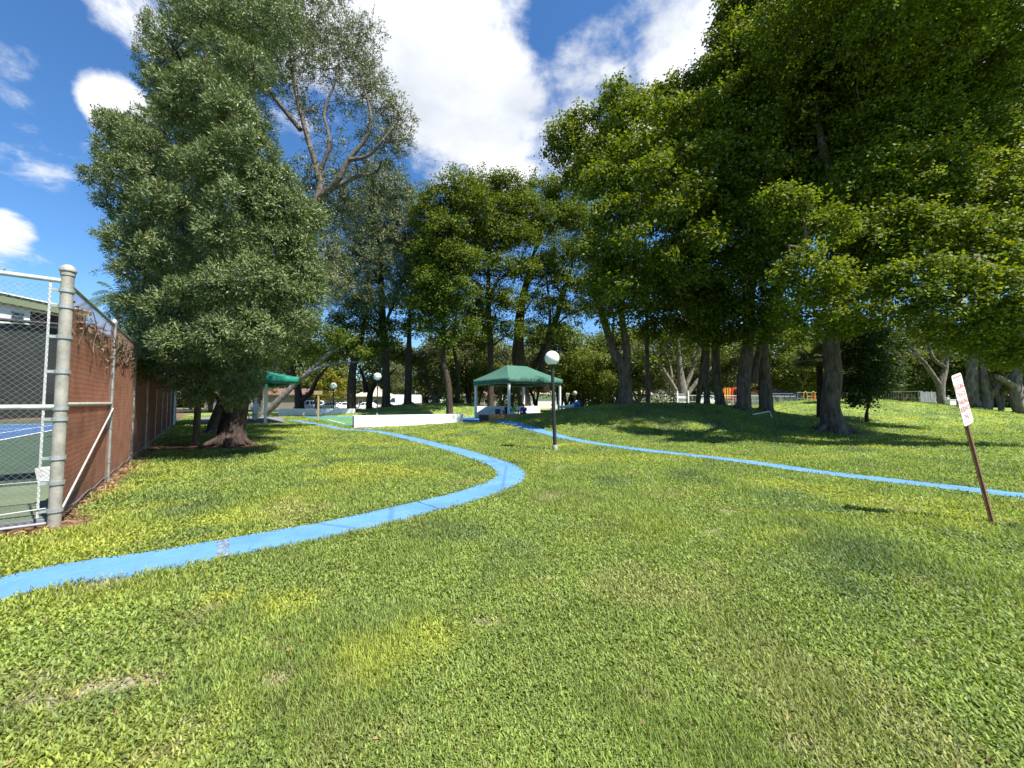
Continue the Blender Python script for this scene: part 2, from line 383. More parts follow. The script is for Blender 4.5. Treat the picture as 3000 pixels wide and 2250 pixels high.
    cc = N('ShaderNodeMix'); cc.data_type = 'RGBA'; L(cr.outputs['Result'], cc.inputs['Factor'])
    cc.inputs[6].default_value = (4.1, 4.35, 4.8, 1); cc.inputs[7].default_value = (6.3, 6.4, 6.6, 1)
    mx = N('ShaderNodeMix'); mx.data_type = 'RGBA'; L(mk.outputs['Result'], mx.inputs['Factor']); L(hs.outputs['Color'], mx.inputs[6]); L(cc.outputs[2], mx.inputs[7])
    L(mx.outputs[2], bg.inputs['Color'])
make_sky()
S.view_settings.view_transform = 'Standard'; S.view_settings.look = 'None'; S.view_settings.exposure = 1.12; S.view_settings.gamma = 1
S.render.engine = 'CYCLES'
S.cycles.max_bounces = 6; S.cycles.diffuse_bounces = 2; S.cycles.glossy_bounces = 2; S.cycles.transmission_bounces = 4; S.cycles.transparent_max_bounces = 6
S.cycles.use_denoising = True; S.cycles.sample_clamp_indirect = 8
S.cycles.caustics_reflective = False; S.cycles.caustics_refractive = False

# ------------------------------------------------------------------ site plan
T1 = Vector((-.63, .777, 0)).normalized(); N1 = Vector((-T1.y, T1.x, 0)) * 1.0   # along the long fence; into the court
if N1.x > 0: N1 = -N1
CORNER = Vector((-5.54, 4.73, 0))
def C_(a, b, z=0):              # court frame: a into the court, b along the long fence
    p = CORNER + N1 * a + T1 * b; return Vector((p.x, p.y, z))
def crom(pts, n=10):
    pts = [Vector((p[0], p[1], 0)) for p in pts]; pts = [pts[0]*2 - pts[1]] + pts + [pts[-1]*2 - pts[-2]]; out = []
    for i in range(1, len(pts) - 2):
        a, b, c, d = pts[i-1:i+3]
        for k in range(n):
            t = k / n
            out.append(.5 * ((2*b) + (c-a)*t + (2*a-5*b+4*c-d)*t*t + (3*b-a-3*c+d)*t**3))
    out.append(pts[-2]); return out
PATH_A = crom([G(*p) for p in [(-420,1900),(-200,1798),(0,1731),(180,1689),(430,1651),(650,1611),(900,1565),(1080,1527),(1222,1492),(1330,1466),(1424,1437),(1484,1411),(1497,1390),(1476,1368),(1437,1352),(1370,1330),(1302,1311),(1180,1281),(1105,1266),(1020,1260),(975,1253),(900,1240),(848,1231)]], 8)
PATH_B = crom([G(*p) for p in [(1425,1249),(1445,1255),(1500,1265),(1600,1279),(1750,1302),(1900,1322),(2170,1353),(2400,1386),(2700,1421),(3000,1456),(3400,1505)]], 8)
PW = .30                         # half width
def seg_dist(x, y, line):
    d = np.full(x.shape, 1e9)
    for a, b in zip(line[:-1], line[1:]):
        ex, ey = b.x - a.x, b.y - a.y; l2 = ex*ex + ey*ey
        if l2 < 1e-9: continue
        t = np.clip(((x-a.x)*ex + (y-a.y)*ey) / l2, 0, 1)
        d = np.minimum(d, np.hypot(x - a.x - t*ex, y - a.y - t*ey))
    return d
GZ = [Vector((-.26,29.4,0)), Vector((4.15,32.5,0)), Vector((1.13,36.6,0)), Vector((-3.27,33.5,0))]
def poly_expand(poly, e):
    c = sum(poly, Vector()) / len(poly); return [c + (p - c) * (1 + e / (p - c).length) for p in poly]
PATIO = poly_expand(GZ, 1.0)
COURT2 = [G(880,1221), G(1010,1247), G(1052,1249), G(1360,1241), G(1400,1223)]
STEP = [G(1352,1246), G(1438,1250), G(1432,1231.5), G(1352,1232)]
LG = at(800, 27.0)               # front post of the left shelter
LSLAB = [at(560, 26.6), at(838, 26.6), at(835, 38), at(600, 38)]
NOGRASS = [PATIO, COURT2, STEP, LSLAB]
def in_poly(x, y, poly, m=0):
    ins = np.ones(x.shape, bool); n = len(poly)
    area = sum(poly[i].x*poly[(i+1)%n].y - poly[(i+1)%n].x*poly[i].y for i in range(n)); sg = 1 if area > 0 else -1
    for i in range(n):
        a, b = poly[i], poly[(i+1) % n]; l = math.hypot(b.x-a.x, b.y-a.y)
        ins &= sg * ((b.x-a.x)*(y-a.y) - (b.y-a.y)*(x-a.x)) / l > -m
    return ins
TREE_A = at(682, 13.5)
def lawn(x, y):
    """grass tint (n,3), bare-soil amount (n), mulch amount (n)"""
    n1 = fbm(x/1.7, y/1.7, 1); n2 = fbm(x/.55, y/.55, 2); n3 = fbm(x/5, y/5, 3); n4 = fbm(x/.9+40, y/.9, 9)
    green = np.array([.225,.305,.078]); yel = np.array([.335,.385,.072]); blue = np.array([.135,.205,.080]); straw = np.array([.38,.35,.18])
    def mix(a, b, t): return a + (b - a) * np.clip(t, 0, 1)[:, None]
    c = np.tile(green, (len(x), 1))
    c = mix(c, yel, (n1 - .50) * 3.6); c = mix(c, blue, (.46 - n4) * 3.6); c = c * (.80 + .40 * n2)[:, None]
    for px, py, r in [(840,1780,.26),(650,1762,.16),(1190,1900,.42),(2060,1432,.3),(1900,1420,.4),(250,1600,.4),(700,1520,.5),(330,1440,.5),(1700,1560,.5),(2300,1600,.6)]:
        g = G(px, py); d = np.hypot(x - g.x, y - g.y) + (n2 - .5) * r * 1.1
        c = mix(c, yel * 1.1, np.clip((r - d) / r * 1.6, 0, .8) * np.clip(.45 + (n4 - .4) * 4, .1, 1))
    soil = np.clip((.27 - n2) * 6, 0, 1) * np.clip((n3 - .40) * 5, 0, 1) * .9
    for px, py, r, e in [(330,2010,.20,.4),(420,2000,.16,.4),(120,2060,.2,.4),(800,1998,.10,.7),(1595,1640,.16,.5),(1610,1705,.2,.5),(480,2215,.16,.6),(380,1500,.35,.4),(560,1490,.3,.3),(2090,1560,.2,.5),(1640,1330,.3,.4),(2330,2190,.14,.6),(1450,2320,.15,.5),(2700,1900,.12,.5),(1420,1830,.16,.4),(1640,1760,.12,.5),(60,1990,.3,.4),(560,2130,.14,.5),(1900,2060,.10,.5),(1180,1780,.18,.4),(780,1890,.14,.5),(2940,1960,.16,.5),(2150,1500,.2,.4)]:
        g = G(px, py); d = np.hypot(x - g.x, (y - g.y) / e) + (n2 - .5) * r * 1.8
        soil = np.maximum(soil, np.clip((r - d) / r * 2.4, 0, 1) * .9)
    c = mix(c, straw, soil * .6 + np.clip((n4 - .70) * 4, 0, .35))
    # mulch along the fence and beneath the big tree
    a = (x-CORNER.x)*N1.x + (y-CORNER.y)*N1.y; b = (x-CORNER.x)*T1.x + (y-CORNER.y)*T1.y
    strip = np.minimum(a + .27 + (n2-.5)*.7 + (n1-.5)*.5, b + .42 + (n2-.5)*.5)
    mul = np.clip(strip * 6, 0, 1)
    dA = np.hypot((x - TREE_A.x + .5) / 1.5, (y - TREE_A.y + .55) / .62)
    mul = np.maximum(mul, np.clip((1.75 - dA + (n2 - .5) * 1.2) * 3, 0, 1))
    mul = np.maximum(mul, np.clip((.30 - n2) * 5, 0, .7) * np.exp(-(((x - 9) / 6) ** 2 + ((y - 19.5) / 3.5) ** 2)))
    return c, soil, mul

# ------------------------------------------------------------------ ground sheet
def make_ground():
    def axis(lo, hi, step, out):
        a = list(np.arange(lo, hi + 1e-6, step)); s = step; v = hi
        while v < out: s *= 1.35; v += s; a.append(v)
        s = step; v = lo; pre = []
        while v > -out: s *= 1.35; v -= s; pre.append(v)
        return np.array(pre[::-1] + a)
    xs = axis(-34, 48, .3, 1500); ys = axis(-3, 62, .3, 1500)
    X, Y = np.meshgrid(xs, ys); x = X.ravel(); y = Y.ravel()
    z = H(x, y)
    a = (x-CORNER.x)*N1.x + (y-CORNER.y)*N1.y; b = (x-CORNER.x)*T1.x + (y-CORNER.y)*T1.y
    z = np.where((a > .1) & (b > .1), np.minimum(z, -.03), z)
    for pl in (PATIO, COURT2, LSLAB): z = np.where(in_poly(x, y, pl, .4), np.minimum(z, -.02), z)
    c, soil, mul = lawn(x, y)
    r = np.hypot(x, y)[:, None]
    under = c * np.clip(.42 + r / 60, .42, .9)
    soilc = np.array([.40,.33,.25]); mulc = np.array([.15,.085,.055])
    under = under + (soilc - under) * (soil * .85)[:, None]
    mn = fbm(x/.16, y/.16, 31)[:, None]
    under = under + (mulc * (.6 + .9 * mn) - under) * mul[:, None]
    nx, ny = len(xs), len(ys); i = np.arange(nx*ny).reshape(ny, nx)
    f = np.stack([i[:-1,:-1], i[:-1,1:], i[1:,1:], i[1:,:-1]], -1).reshape(-1, 4)
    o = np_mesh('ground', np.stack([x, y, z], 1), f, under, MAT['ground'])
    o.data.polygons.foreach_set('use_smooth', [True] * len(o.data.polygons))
    tag(o, 'sunny park lawn with low grassy mounds', 'ground', kind='structure')
make_ground()

def sheet(name, poly, z, mat, thick=.03, kind='structure', label=None):
    m = MB(); m.prism([(p.x, p.y) for p in poly], z - thick, z)
    o = m.build(name, mat); tag(o, label, kind=kind); return o
def ribbon(name, line, hw, mat, lift=.022, seed=0):
    v = []; f = []
    for i, p in enumerate(line):
        d = (line[min(i+1, len(line)-1)] - line[max(i-1, 0)]).normalized(); nrm = Vector((-d.y, d.x, 0))
        k1 = hw + (random.random() - .5) * .03; k2 = hw + (random.random() - .5) * .03
        for s, k in ((-1, k1), (1, k2)):
            q = p + nrm * s * k; z = h1(q.x, q.y) + lift
            v.append((q.x, q.y, z)); v.append((q.x, q.y, z - .08))
    for i in range(len(line) - 1):
        a = i*4; b = a+4
        f += [(a, a+2, b+2, b), (a, b, b+1, a+1), (a+2, a+3, b+3, b+2)]
    m = MB(); m.add(v, f); return m.build(name, mat, smooth=False)
tag(ribbon('path', PATH_A, PW, MAT['pathpaint']), 'bright blue painted footpath curving through the lawn', kind='structure')
tag(ribbon('path', PATH_B, .27, MAT['pathpaint'], .024), 'thin blue painted footpath crossing the lawn to the right', kind='structure')
# cracked joints in the painted path
def joint(px, py, w, n):
    g = G(px, py); j = min(range(len(PATH_A)), key=lambda i: (PATH_A[i] - g).length)
    d = (PATH_A[j+1] - PATH_A[j-1]).normalized(); nr = Vector((-d.y, d.x, 0)); m = MB()
    for k in range(n):
        pts = []
        for t in np.linspace(-1, 1, 9):
            q = g + nr * t * PW * .97 + d * ((k - (n-1)/2) * .055 + (random.random() - .5) * .02); pts.append(q)
        for a, b in zip(pts[:-1], pts[1:]):
            ww = w * (.5 + random.random())
            z = .0265 + k * .0007
            m.add([(a.x-d.x*ww, a.y-d.y*ww, z), (a.x+d.x*ww, a.y+d.y*ww, z), (b.x+d.x*ww, b.y+d.y*ww, z), (b.x-d.x*ww, b.y-d.y*ww, z)], [(0,1,2,3)])
    tag(m.build('path_joint', MAT['asphalt'] if n == 1 else MAT['concrete_dark']), kind='structure')
joint(655, 1611, .020, 2); joint(1252, 1484, .006, 1)
sheet('low_court', COURT2, .012, MAT['court_green'], label='green painted games court')
def strip(name, a, b, w, z, mat):
    a = Vector((a.x, a.y, 0)); b = Vector((b.x, b.y, 0)); d = (b-a).normalized(); n = Vector((-d.y, d.x, 0)) * w / 2
    return sheet(name, [a-n, b-n, b+n, a+n], z, mat, .004)
strip('court_border', G(885,1222.3), G(1395,1224.2), 1.5, .018, MAT['bluepaint'])
strip('court_border', G(1010,1246.3), G(1360,1240.3), .9, .019, MAT['bluepaint'])
for a, b in [((960,1236),(1045,1238)), ((1045,1238),(1300,1230)), ((960,1229),(1010,1243))]:
    strip('court_line', G(*a), G(*b), .07, .024, MAT['line'])
sheet('patio', PATIO, .02, MAT['slab'], label='grey patio slab beneath the green shelter')
sheet('patio', LSLAB, .03, MAT['slab'], label='shaded slab beneath the shelter behind the big tree')
m = MB(); q = STEP; m.prism([(p.x, p.y) for p in q], -.05, .14); o = m.build('step', MAT['bluepaint'], bevel=.01); tag(o, 'blue painted step by the wooden planter', kind='structure')
m = MB(); n = [G(1030,1257.5), G(1345,1257.0), G(1345,1258.6), G(1030,1259.0)]; m.prism([(p.x,p.y) for p in n], -.03, .035); tag(m.build('kerb', MAT['concrete']), kind='structure')
# parking road in the distance
m = MB(); m.add([(-150,58,.05),(-4,58,.05),(-4,79,.05),(-150,79,.05)], [(0,1,2,3)]); tag(m.build('road', MAT['asphalt']), kind='structure')
# tennis court
def cpoly(a0, b0, a1, b1): return [C_(a0,b0), C_(a1,b0), C_(a1,b1), C_(a0,b1)]
sheet('tennis_court', cpoly(.12, 3.95, 40, 42), .0, MAT['tennis_green'], label='dark green tennis court behind the chain link fence')
sheet('court_apron', cpoly(.12, .55, 40, 3.9), -.004, MAT['apron'])
sheet('court_kerb', cpoly(.12, .38, 40, .52), .02, MAT['slab'], .08)
sheet('court_surface', cpoly(4.7, 10.0, 15.67, 33.8), .004, MAT['tennis_blue'], .003)
for a0, b0, a1, b1 in [(4.7,10,4.79,33.8),(6.07,10.1,6.13,33.7),(15.6,10,15.67,33.8),(14.24,10.1,14.3,33.7),(4.8,10,15.6,10.1),(6.14,16.5,14.2,16.56),(10.15,16.6,10.21,27.2),(6.14,27.2,14.2,27.26),(4.8,33.7,15.6,33.8)]:
    sheet('court_line', cpoly(a0,b0,a1,b1), .0075, MAT['line'], .003)

# ------------------------------------------------------------------ grass blades (uncountable: one object)
def make_grass(NT=440000, per=3):
    th = R(-66) + R(132) * rng.random(NT); lr = np.log(1.0) + (np.log(52) - np.log(1.0)) * rng.random(NT) ** .93
    r = np.exp(lr); x = r * np.sin(th); y = r * np.cos(th)
    dA = np.minimum(seg_dist(x, y, PATH_A) - PW, seg_dist(x, y, PATH_B) - .27)
    keep = dA > -.015 + .05 * (rng.random(NT) - .5)
    for pl in NOGRASS: keep &= ~in_poly(x, y, pl, .03)
    a = (x-CORNER.x)*N1.x + (y-CORNER.y)*N1.y; b = (x-CORNER.x)*T1.x + (y-CORNER.y)*T1.y
    keep &= ~((a > -.05) & (b > -.05))
    x, y, r = x[keep], y[keep], r[keep]
    c, soil, mul = lawn(x, y)
    k2 = rng.random(len(x)) > np.maximum(soil * .82, mul * .985)
    x, y, r, c = x[k2], y[k2], r[k2], c[k2]
    x = np.repeat(x, per); y = np.repeat(y, per); r = np.repeat(r, per); c = np.repeat(c, per, 0); n = len(x)
    sc = r / 2
    x = x + rng.normal(0, .018, n) * sc ** .7; y = y + rng.normal(0, .018, n) * sc ** .7
    kind = fbm(x/.8, y/.8, 77) + rng.normal(0, .05, n)          # broad-leaf patches and fine-blade patches
    broad = kind > .44
    w = np.where(broad, .0075, .0042) * np.maximum(sc, .7) ** .72 * (.7 + .6 * rng.random(n))
    ln = np.where(broad, .026, .044) * np.maximum(sc, .7) ** .33 * (.6 + .8 * rng.random(n))
    lean = np.where(broad, .75, .55) + rng.normal(0, .28, n); lean = np.clip(lean, .05, 1.35)
    az = 2 * PI * rng.random(n)
    hx, hy = np.cos(az), np.sin(az)
    z0 = H(x, y) + np.where(broad, .018, 0) * rng.random(n)
    d1 = ln * .55; l2 = np.clip(lean + .35, 0, 1.6)
    mx = x + hx * np.sin(lean) * d1; my = y + hy * np.sin(lean) * d1; mz = z0 + np.cos(lean) * d1
    tx = mx + hx * np.sin(l2) * ln * .5; ty = my + hy * np.sin(l2) * ln * .5; tz = mz + np.cos(l2) * ln * .5
    V = np.empty((n, 4, 3))
    V[:, 0] = np.stack([x, y, z0], 1)
    V[:, 1] = np.stack([mx - hy * w/2, my + hx * w/2, mz], 1)
    V[:, 2] = np.stack([mx + hy * w/2, my - hx * w/2, mz], 1)
    V[:, 3] = np.stack([tx, ty, tz], 1)
    idx = np.arange(n)[:, None] * 4
    tris = np.concatenate([idx + [0, 2, 1], idx + [1, 2, 3]], 1).reshape(-1, 3)
    c = c * (.55 + .85 * rng.random((n, 1))) * np.where(rng.random((n,1)) < .5, 1, np.array([[1.15, 1.05, .8]]))
    dry = rng.random(n) < .03; c[dry] = np.array([.30,.25,.12]) * (.6 + .7 * rng.random((dry.sum(), 1)))
    cols = np.repeat(c, 4, 0); cols[0::4] *= .6  # roots tinted darker: shade between the blades put into the colour
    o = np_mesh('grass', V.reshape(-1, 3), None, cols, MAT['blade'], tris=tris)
    tag(o, 'short green lawn grass with yellowish patches', 'grass', kind='stuff')
make_grass()
def make_litter():
    n = 160
    th = R(-60) + R(120) * rng.random(n); r = np.exp(np.log(1.2) + (np.log(16) - np.log(1.2)) * rng.random(n))
    x = r*np.sin(th); y = r*np.cos(th)
    t = rng.random(2600); k = rng.random(2600)                    # denser in the mulch by the fence
    fx = CORNER.x + T1.x * t * 14 - N1.x * k ** 1.5 * .5; fy = CORNER.y + T1.y * t * 14 - N1.y * k ** 1.5 * .5
    gx = CORNER.x + N1.x * t[:700] * 2.5 - T1.x * k[:700] * .6; gy = CORNER.y + N1.y * t[:700] * 2.5 - T1.y * k[:700] * .6
    x = np.concatenate([x, fx, gx]); y = np.concatenate([y, fy, gy]); n = len(x)
    nf = np.arange(n) < 160
    z = H(x, y) + np.where(nf, .03, .008) + .01 * rng.random(n)
    az = 2*PI*rng.random(n); L_ = np.where(nf, .012, .030) * (.6 + .9*rng.random(n)) * np.maximum(1, np.hypot(x, y)/5) ** .5; w = L_ * np.where(nf, .55, .35)
    ux, uy = np.cos(az), np.sin(az); V = np.empty((n, 4, 3)); tz = rng.normal(0, .012, (n, 4))
    for i, (s, t_) in enumerate([(-1, 0), (0, -1), (1, 0), (0, 1)]):
        V[:, i] = np.stack([x + ux*s*L_ - uy*t_*w*.6, y + uy*s*L_ + ux*t_*w*.6, z + tz[:, i]], 1)
    base = np.array([.22,.13,.065]); c = base * (.4 + 1.2*rng.random((n, 1))) * np.array([1, 1, 1]) + rng.random((n, 1)) * np.array([.08,.05,.02])
    o = np_mesh('leaf_litter', V.reshape(-1, 3), np.arange(n*4).reshape(n, 4), np.repeat(c, 4, 0), MAT['deadleaf'])
    tag(o, 'small dry brown leaves scattered over lawn and mulch', 'leaves', kind='stuff')
make_litter()
#@@SECTION3
# ------------------------------------------------------------------ chain link fences
def chain_np(length, z0, z1, d=.065, rad=.0021, matx=None):
    """woven wire in a local frame x along, y across, z up; 3-sided wires"""
    h = d / 2; nk = int((z1 - z0) / h); ni = int(length / h)
    k = np.arange(nk + 1); P0 = []
    i = np.arange(ni)[:, None]
    X = (i + ((k[None, :] + i) % 2)) * h; Z = z0 + k[None, :] * h + 0 * X
    Yo = np.where((k[None, :] + i) % 2 == 0, -.0022, .0022) + 0 * X
    pts = np.stack([X, Yo, Z], -1)                               # ni, nk+1, 3
    ring = np.array([[rad, 0, 0], [-rad*.5, rad*.9, 0], [-rad*.5, -rad*.9, 0]])
    V = pts[:, :, None, :] + ring[None, None]                    # ni,nk+1,3,3
    idx = np.arange(ni * (nk+1) * 3).reshape(ni, nk+1, 3)
    fs = []
    for s in range(3):
        s2 = (s + 1) % 3
        fs.append(np.stack([idx[:, :-1, s], idx[:, :-1, s2], idx[:, 1:, s2], idx[:, 1:, s]], -1).reshape(-1, 4))
    return V.reshape(-1, 3), np.concatenate(fs)
def frame_np(V, org, t, n):     # local -> world (x along t, y along n)
    org = np.array(org); t = np.array(t); n = np.array(n)
    return org + V[:, :1] * t + V[:, 1:2] * n + V[:, 2:3] * np.array([0, 0, 1.0])
def band(m, c, r, z, h=.045):
    m.lathe([(r, z), (r + .008, z), (r + .008, z + h), (r, z + h)], 16, (c.x, c.y, 0))
def post_mesh(c, r, z1, cap=True, ball=True):
    m = MB(); m.tube([(c.x, c.y, -.1), (c.x, c.y, z1)], r, 18); return m
def cap_mesh(c, r, z):
    m = MB(); m.lathe([(r*1.02, z - .07), (r*1.08, z - .07), (r*1.08, z - .02), (r*1.28, z - .015), (r*1.28, z + .01), (r*1.12, z + .025), (r*.9, z + .05), (r*.5, z + .068), (.001, z + .074)], 18, (c.x, c.y, 0)); return m
def windscreen_mesh(p0, t, n, length, z0f, z1f, off, sag, nx=140, nz=10, thick=.004):
    m = MB(); v = []; f = []
    for i in range(nx + 1):
        a = length * i / nx
        za, zb = z0f(a), z1f(a)
        for j in range(nz + 1):
            z = za + (zb - za) * j / nz
            w = off + sag * (math.sin(a * 4.1 + z * 2.3) * .5 + math.sin(a * 1.7 - z * 5) * .35 + (vnoise(a * 3, z * 3, 4) - .5) * 1.2)
            q = p0 + t * a + n * w; v.append((q.x, q.y, z))
    for i in range(nx):
        for j in range(nz):
            b = i*(nz+1)+j; f.append((b, b+nz+1, b+nz+2, b+1))
    m.add(v, f); return m

def red_screen_mat():
    m = bpy.data.materials.new('red_windscreen'); m.use_nodes = True
    nt = m.node_tree; b = nt.nodes['Principled BSDF']; N = nt.nodes.new; L = nt.links.new
    tc = N('ShaderNodeTexCoord'); sp = N('ShaderNodeSeparateXYZ'); L(tc.outputs['Object'], sp.inputs[0])
    n = N('ShaderNodeTexNoise'); n.inputs['Scale'].default_value = 3; n.inputs['Detail'].default_value = 7; L(tc.outputs['Object'], n.inputs['Vector'])
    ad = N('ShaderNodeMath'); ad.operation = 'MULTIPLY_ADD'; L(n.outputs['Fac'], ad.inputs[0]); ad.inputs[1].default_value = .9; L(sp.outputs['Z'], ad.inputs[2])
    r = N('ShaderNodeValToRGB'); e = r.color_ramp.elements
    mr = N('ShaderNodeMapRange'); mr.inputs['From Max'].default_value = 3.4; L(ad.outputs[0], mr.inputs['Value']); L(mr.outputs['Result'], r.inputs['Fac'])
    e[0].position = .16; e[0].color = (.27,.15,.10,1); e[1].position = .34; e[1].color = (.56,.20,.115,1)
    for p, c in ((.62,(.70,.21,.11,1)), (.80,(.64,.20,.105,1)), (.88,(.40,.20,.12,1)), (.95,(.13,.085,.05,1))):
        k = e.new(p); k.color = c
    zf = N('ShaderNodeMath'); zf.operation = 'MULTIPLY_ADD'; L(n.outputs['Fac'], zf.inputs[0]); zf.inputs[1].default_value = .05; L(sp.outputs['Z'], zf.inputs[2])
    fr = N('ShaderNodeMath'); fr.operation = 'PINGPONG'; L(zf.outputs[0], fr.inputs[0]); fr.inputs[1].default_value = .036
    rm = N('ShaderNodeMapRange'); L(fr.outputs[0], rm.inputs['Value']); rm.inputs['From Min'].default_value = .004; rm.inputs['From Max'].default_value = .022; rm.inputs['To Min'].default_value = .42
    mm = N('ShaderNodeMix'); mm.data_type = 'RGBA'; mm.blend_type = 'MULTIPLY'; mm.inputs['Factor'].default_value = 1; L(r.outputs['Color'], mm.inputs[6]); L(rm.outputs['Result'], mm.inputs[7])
    L(mm.outputs[2], b.inputs['Base Color']); b.inputs['Roughness'].default_value = .75; b.inputs['Specular IOR Level'].default_value = .25
    t = N('ShaderNodeBsdfTranslucent'); L(r.outputs['Color'], t.inputs['Color'])
    ms = N('ShaderNodeMixShader'); ms.inputs['Fac'].default_value = .3; L(b.outputs['BSDF'], ms.inputs[1]); L(t.outputs['BSDF'], ms.inputs[2])
    L(ms.outputs['Shader'], nt.nodes['Material Output'].inputs['Surface'])
    return m
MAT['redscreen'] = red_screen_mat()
TOP = 2.98
LONG = 26.3
POSTS = [3.38, 6.55, 9.8, 13.05, 16.3, 19.55, 22.8, 26.0]
def long_fence():
    root = empty('chain_link_fence', C_(0,0), 0, 'tall chain link fence with reddish brown windscreen receding behind the big tree', 'fence')
    org = C_(0, 0); root.location = (0,0,0)
    V, Fc = chain_np(LONG, .06, TOP - .02, .07, .0015); V = frame_np(V, C_(-.012, .06), T1, N1)
    np_mesh('chain_link', V, Fc, None, MAT['wire_old'], root)
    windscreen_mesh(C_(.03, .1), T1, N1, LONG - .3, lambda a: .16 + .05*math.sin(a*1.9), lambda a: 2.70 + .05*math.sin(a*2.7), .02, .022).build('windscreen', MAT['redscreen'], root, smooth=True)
    m = post_mesh(org, .058, 3.12); cp = m.build('corner_post', MAT['oldpost'], root, smooth=True)
    cap_mesh(org, .062, 3.14).build('cap', MAT['oldpost'], cp, smooth=True)
    for z in (2.86, 2.66, 2.28, 1.85, 1.40, 1.27, .80, .50, .17):
        m = MB(); band(m, org, .062, z); m.box(-.012, 0, z + .005, .012, .13, z + .04, Matrix.Translation(org) @ Matrix.Rotation(math.atan2(N1.y, N1.x) - PI/2, 4, 'Z'))
        m.build('tension_band', MAT['galv'], cp)
    for b in POSTS:
        c = C_(0, b); m = post_mesh(c, .038, TOP + .04); po = m.build('post', MAT['galv'], root, smooth=True)
        if b < 14:
            for z in (.35, 1.0, 1.75, 2.4):
                m = MB(); band(m, c, .038, z, .02); m.build('tie', MAT['galv'], po)
            cap_mesh(c, .038, TOP + .05).build('cap', MAT['galv'], po, smooth=True)
    m = MB(); m.tube([C_(0, .06, TOP), C_(0, LONG, TOP)], .024, 12); m.build('top_rail', MAT['galv'], root, smooth=True)
    m = MB(); m.tube([C_(-.005, .06, 1.47), C_(-.005, 3.34, 1.47)], .026, 12); m.build('mid_rail', MAT['rail'], root, smooth=True)
    m = MB(); m.tube([C_(-.045, .08, .2), C_(-.045, 3.33, 1.38)], .011, 8); m.build('brace_rod', MAT['rail'], root, smooth=True)
    m = MB(); m.tube([C_(-.02, .1 + .4*i, .12 + .02*math.sin(i*2.1)) for i in range(60)], .004, 5); m.build('tension_wire', MAT['galv'], root)
long_fence()
def front_fence():
    root = empty('chain_link_fence', (0,0,0), 0, 'chain link fence panel at the left edge with pale rails beside the corner post', 'fence')
    V, Fc = chain_np(9, .03, TOP - .05); V = frame_np(V, C_(.12, -.012), N1, -T1)
    np_mesh('chain_link', V, Fc, None, MAT['wire'], root)
    m = MB(); m.tube([C_(.04, 0, 3.0), C_(9.2, 0, 3.0)], .028, 14); m.build('top_rail', MAT['rail'], root, smooth=True)
    m = MB(); m.tube([C_(.04, 0, 1.44), C_(9.2, 0, 1.44)], .030, 14); m.build('mid_rail', MAT['rail'], root, smooth=True)
    m = MB(); m.box(-.011, -.004, .12, .011, .004, 2.98, Matrix.Translation(C_(.135, -.004)) @ Matrix.Rotation(math.atan2(N1.y, N1.x), 4, 'Z')); m.build('tension_bar', MAT['rail'], root)
    m = MB(); m.tube([C_(.07, -.02, .23), C_(.6, -.02, .2), C_(1.4, -.03, .13), C_(3, -.02, .10)], .006, 6); m.build('tension_wire', MAT['rail'], root)
    m = MB(); m.tube([C_(.55, -.05, .02), C_(1.2, -.07, .10), C_(2.6, -.06, .24)], .009, 6); m.build('brace_rod', MAT['rail'], root)
    m = MB(); m.tube([C_(.06, -.02, .05), C_(.75, -.02, .05)], .016, 8); m.build('bottom_bracket', MAT['galv'], root)
    for a in (3.05, 6.1, 9.15):
        m = post_mesh(C_(a, .0), .038, TOP + .08); m.build('post', MAT['galv'], root, smooth=True)
    for a in np.arange(.5, 3, .38):      # wire ties on the top rail
        m = MB(); p = C_(a, 0, 3.025); m.tube([p, p + Vector((.01,0,.02)), p + Vector((.025,.01,.03))], .004, 5); m.build('tie', MAT['black'], root)
front_fence()
def inner_fence():
    root = empty('court_divider_fence', (0,0,0), 0, 'black inner fence hung with dark green windscreen across the tennis court', 'fence')
    windscreen_mesh(C_(.25, 3.93), N1, T1, 24, lambda a: 1.16 + .05*math.sin(a*2.2), lambda a: 2.90 + .03*math.sin(a*2.1), .0, .05, 150, 12).build('windscreen', MAT['dark_fabric'], root, smooth=True)
    V, Fc = chain_np(24, .04, 2.95, .07, .002); V = frame_np(V, C_(.2, 3.86), N1, -T1)
    np_mesh('chain_link', V, Fc, None, MAT['black'], root)
    m = MB(); m.tube([C_(.2, 3.86, 2.97), C_(24.2, 3.86, 2.97)], .03, 12); m.build('top_rail', MAT['black'], root, smooth=True)
    m = MB(); m.tube([C_(.2, 3.84, .045), C_(24.2, 3.84, .045)], .010, 8); m.build('bottom_wire', MAT['galv'], root, smooth=True)
    for a in (3.0, 6.2, 9.4, 12.6, 15.8, 19.0, 22.2):
        m = post_mesh(C_(a, 3.88), .035, 2.98); m.build('post', MAT['black'], root, smooth=True)
inner_fence()
# white crate-like paper box left on the court by the corner
p = G(136, 1406); 
m = MB(); M = Matrix.Translation(p) @ Matrix.Rotation(R(38), 4, 'Z')
m.add([M @ Vector(v) for v in [(-.1,-.08,0),(.1,-.08,0),(.1,.08,0),(-.1,.08,0),(-.13,-.11,.24),(.13,-.11,.24),(.13,.11,.24),(-.13,.11,.24)]], [(0,3,2,1),(0,1,5,4),(1,2,6,5),(2,3,7,6),(3,0,4,7)])
o = m.build('waste_basket', MAT['whitepaint']); tag(o, 'small white waste basket on the court behind the corner post', 'basket'); sd = o.modifiers.new('solid', 'SOLIDIFY'); sd.thickness = .012
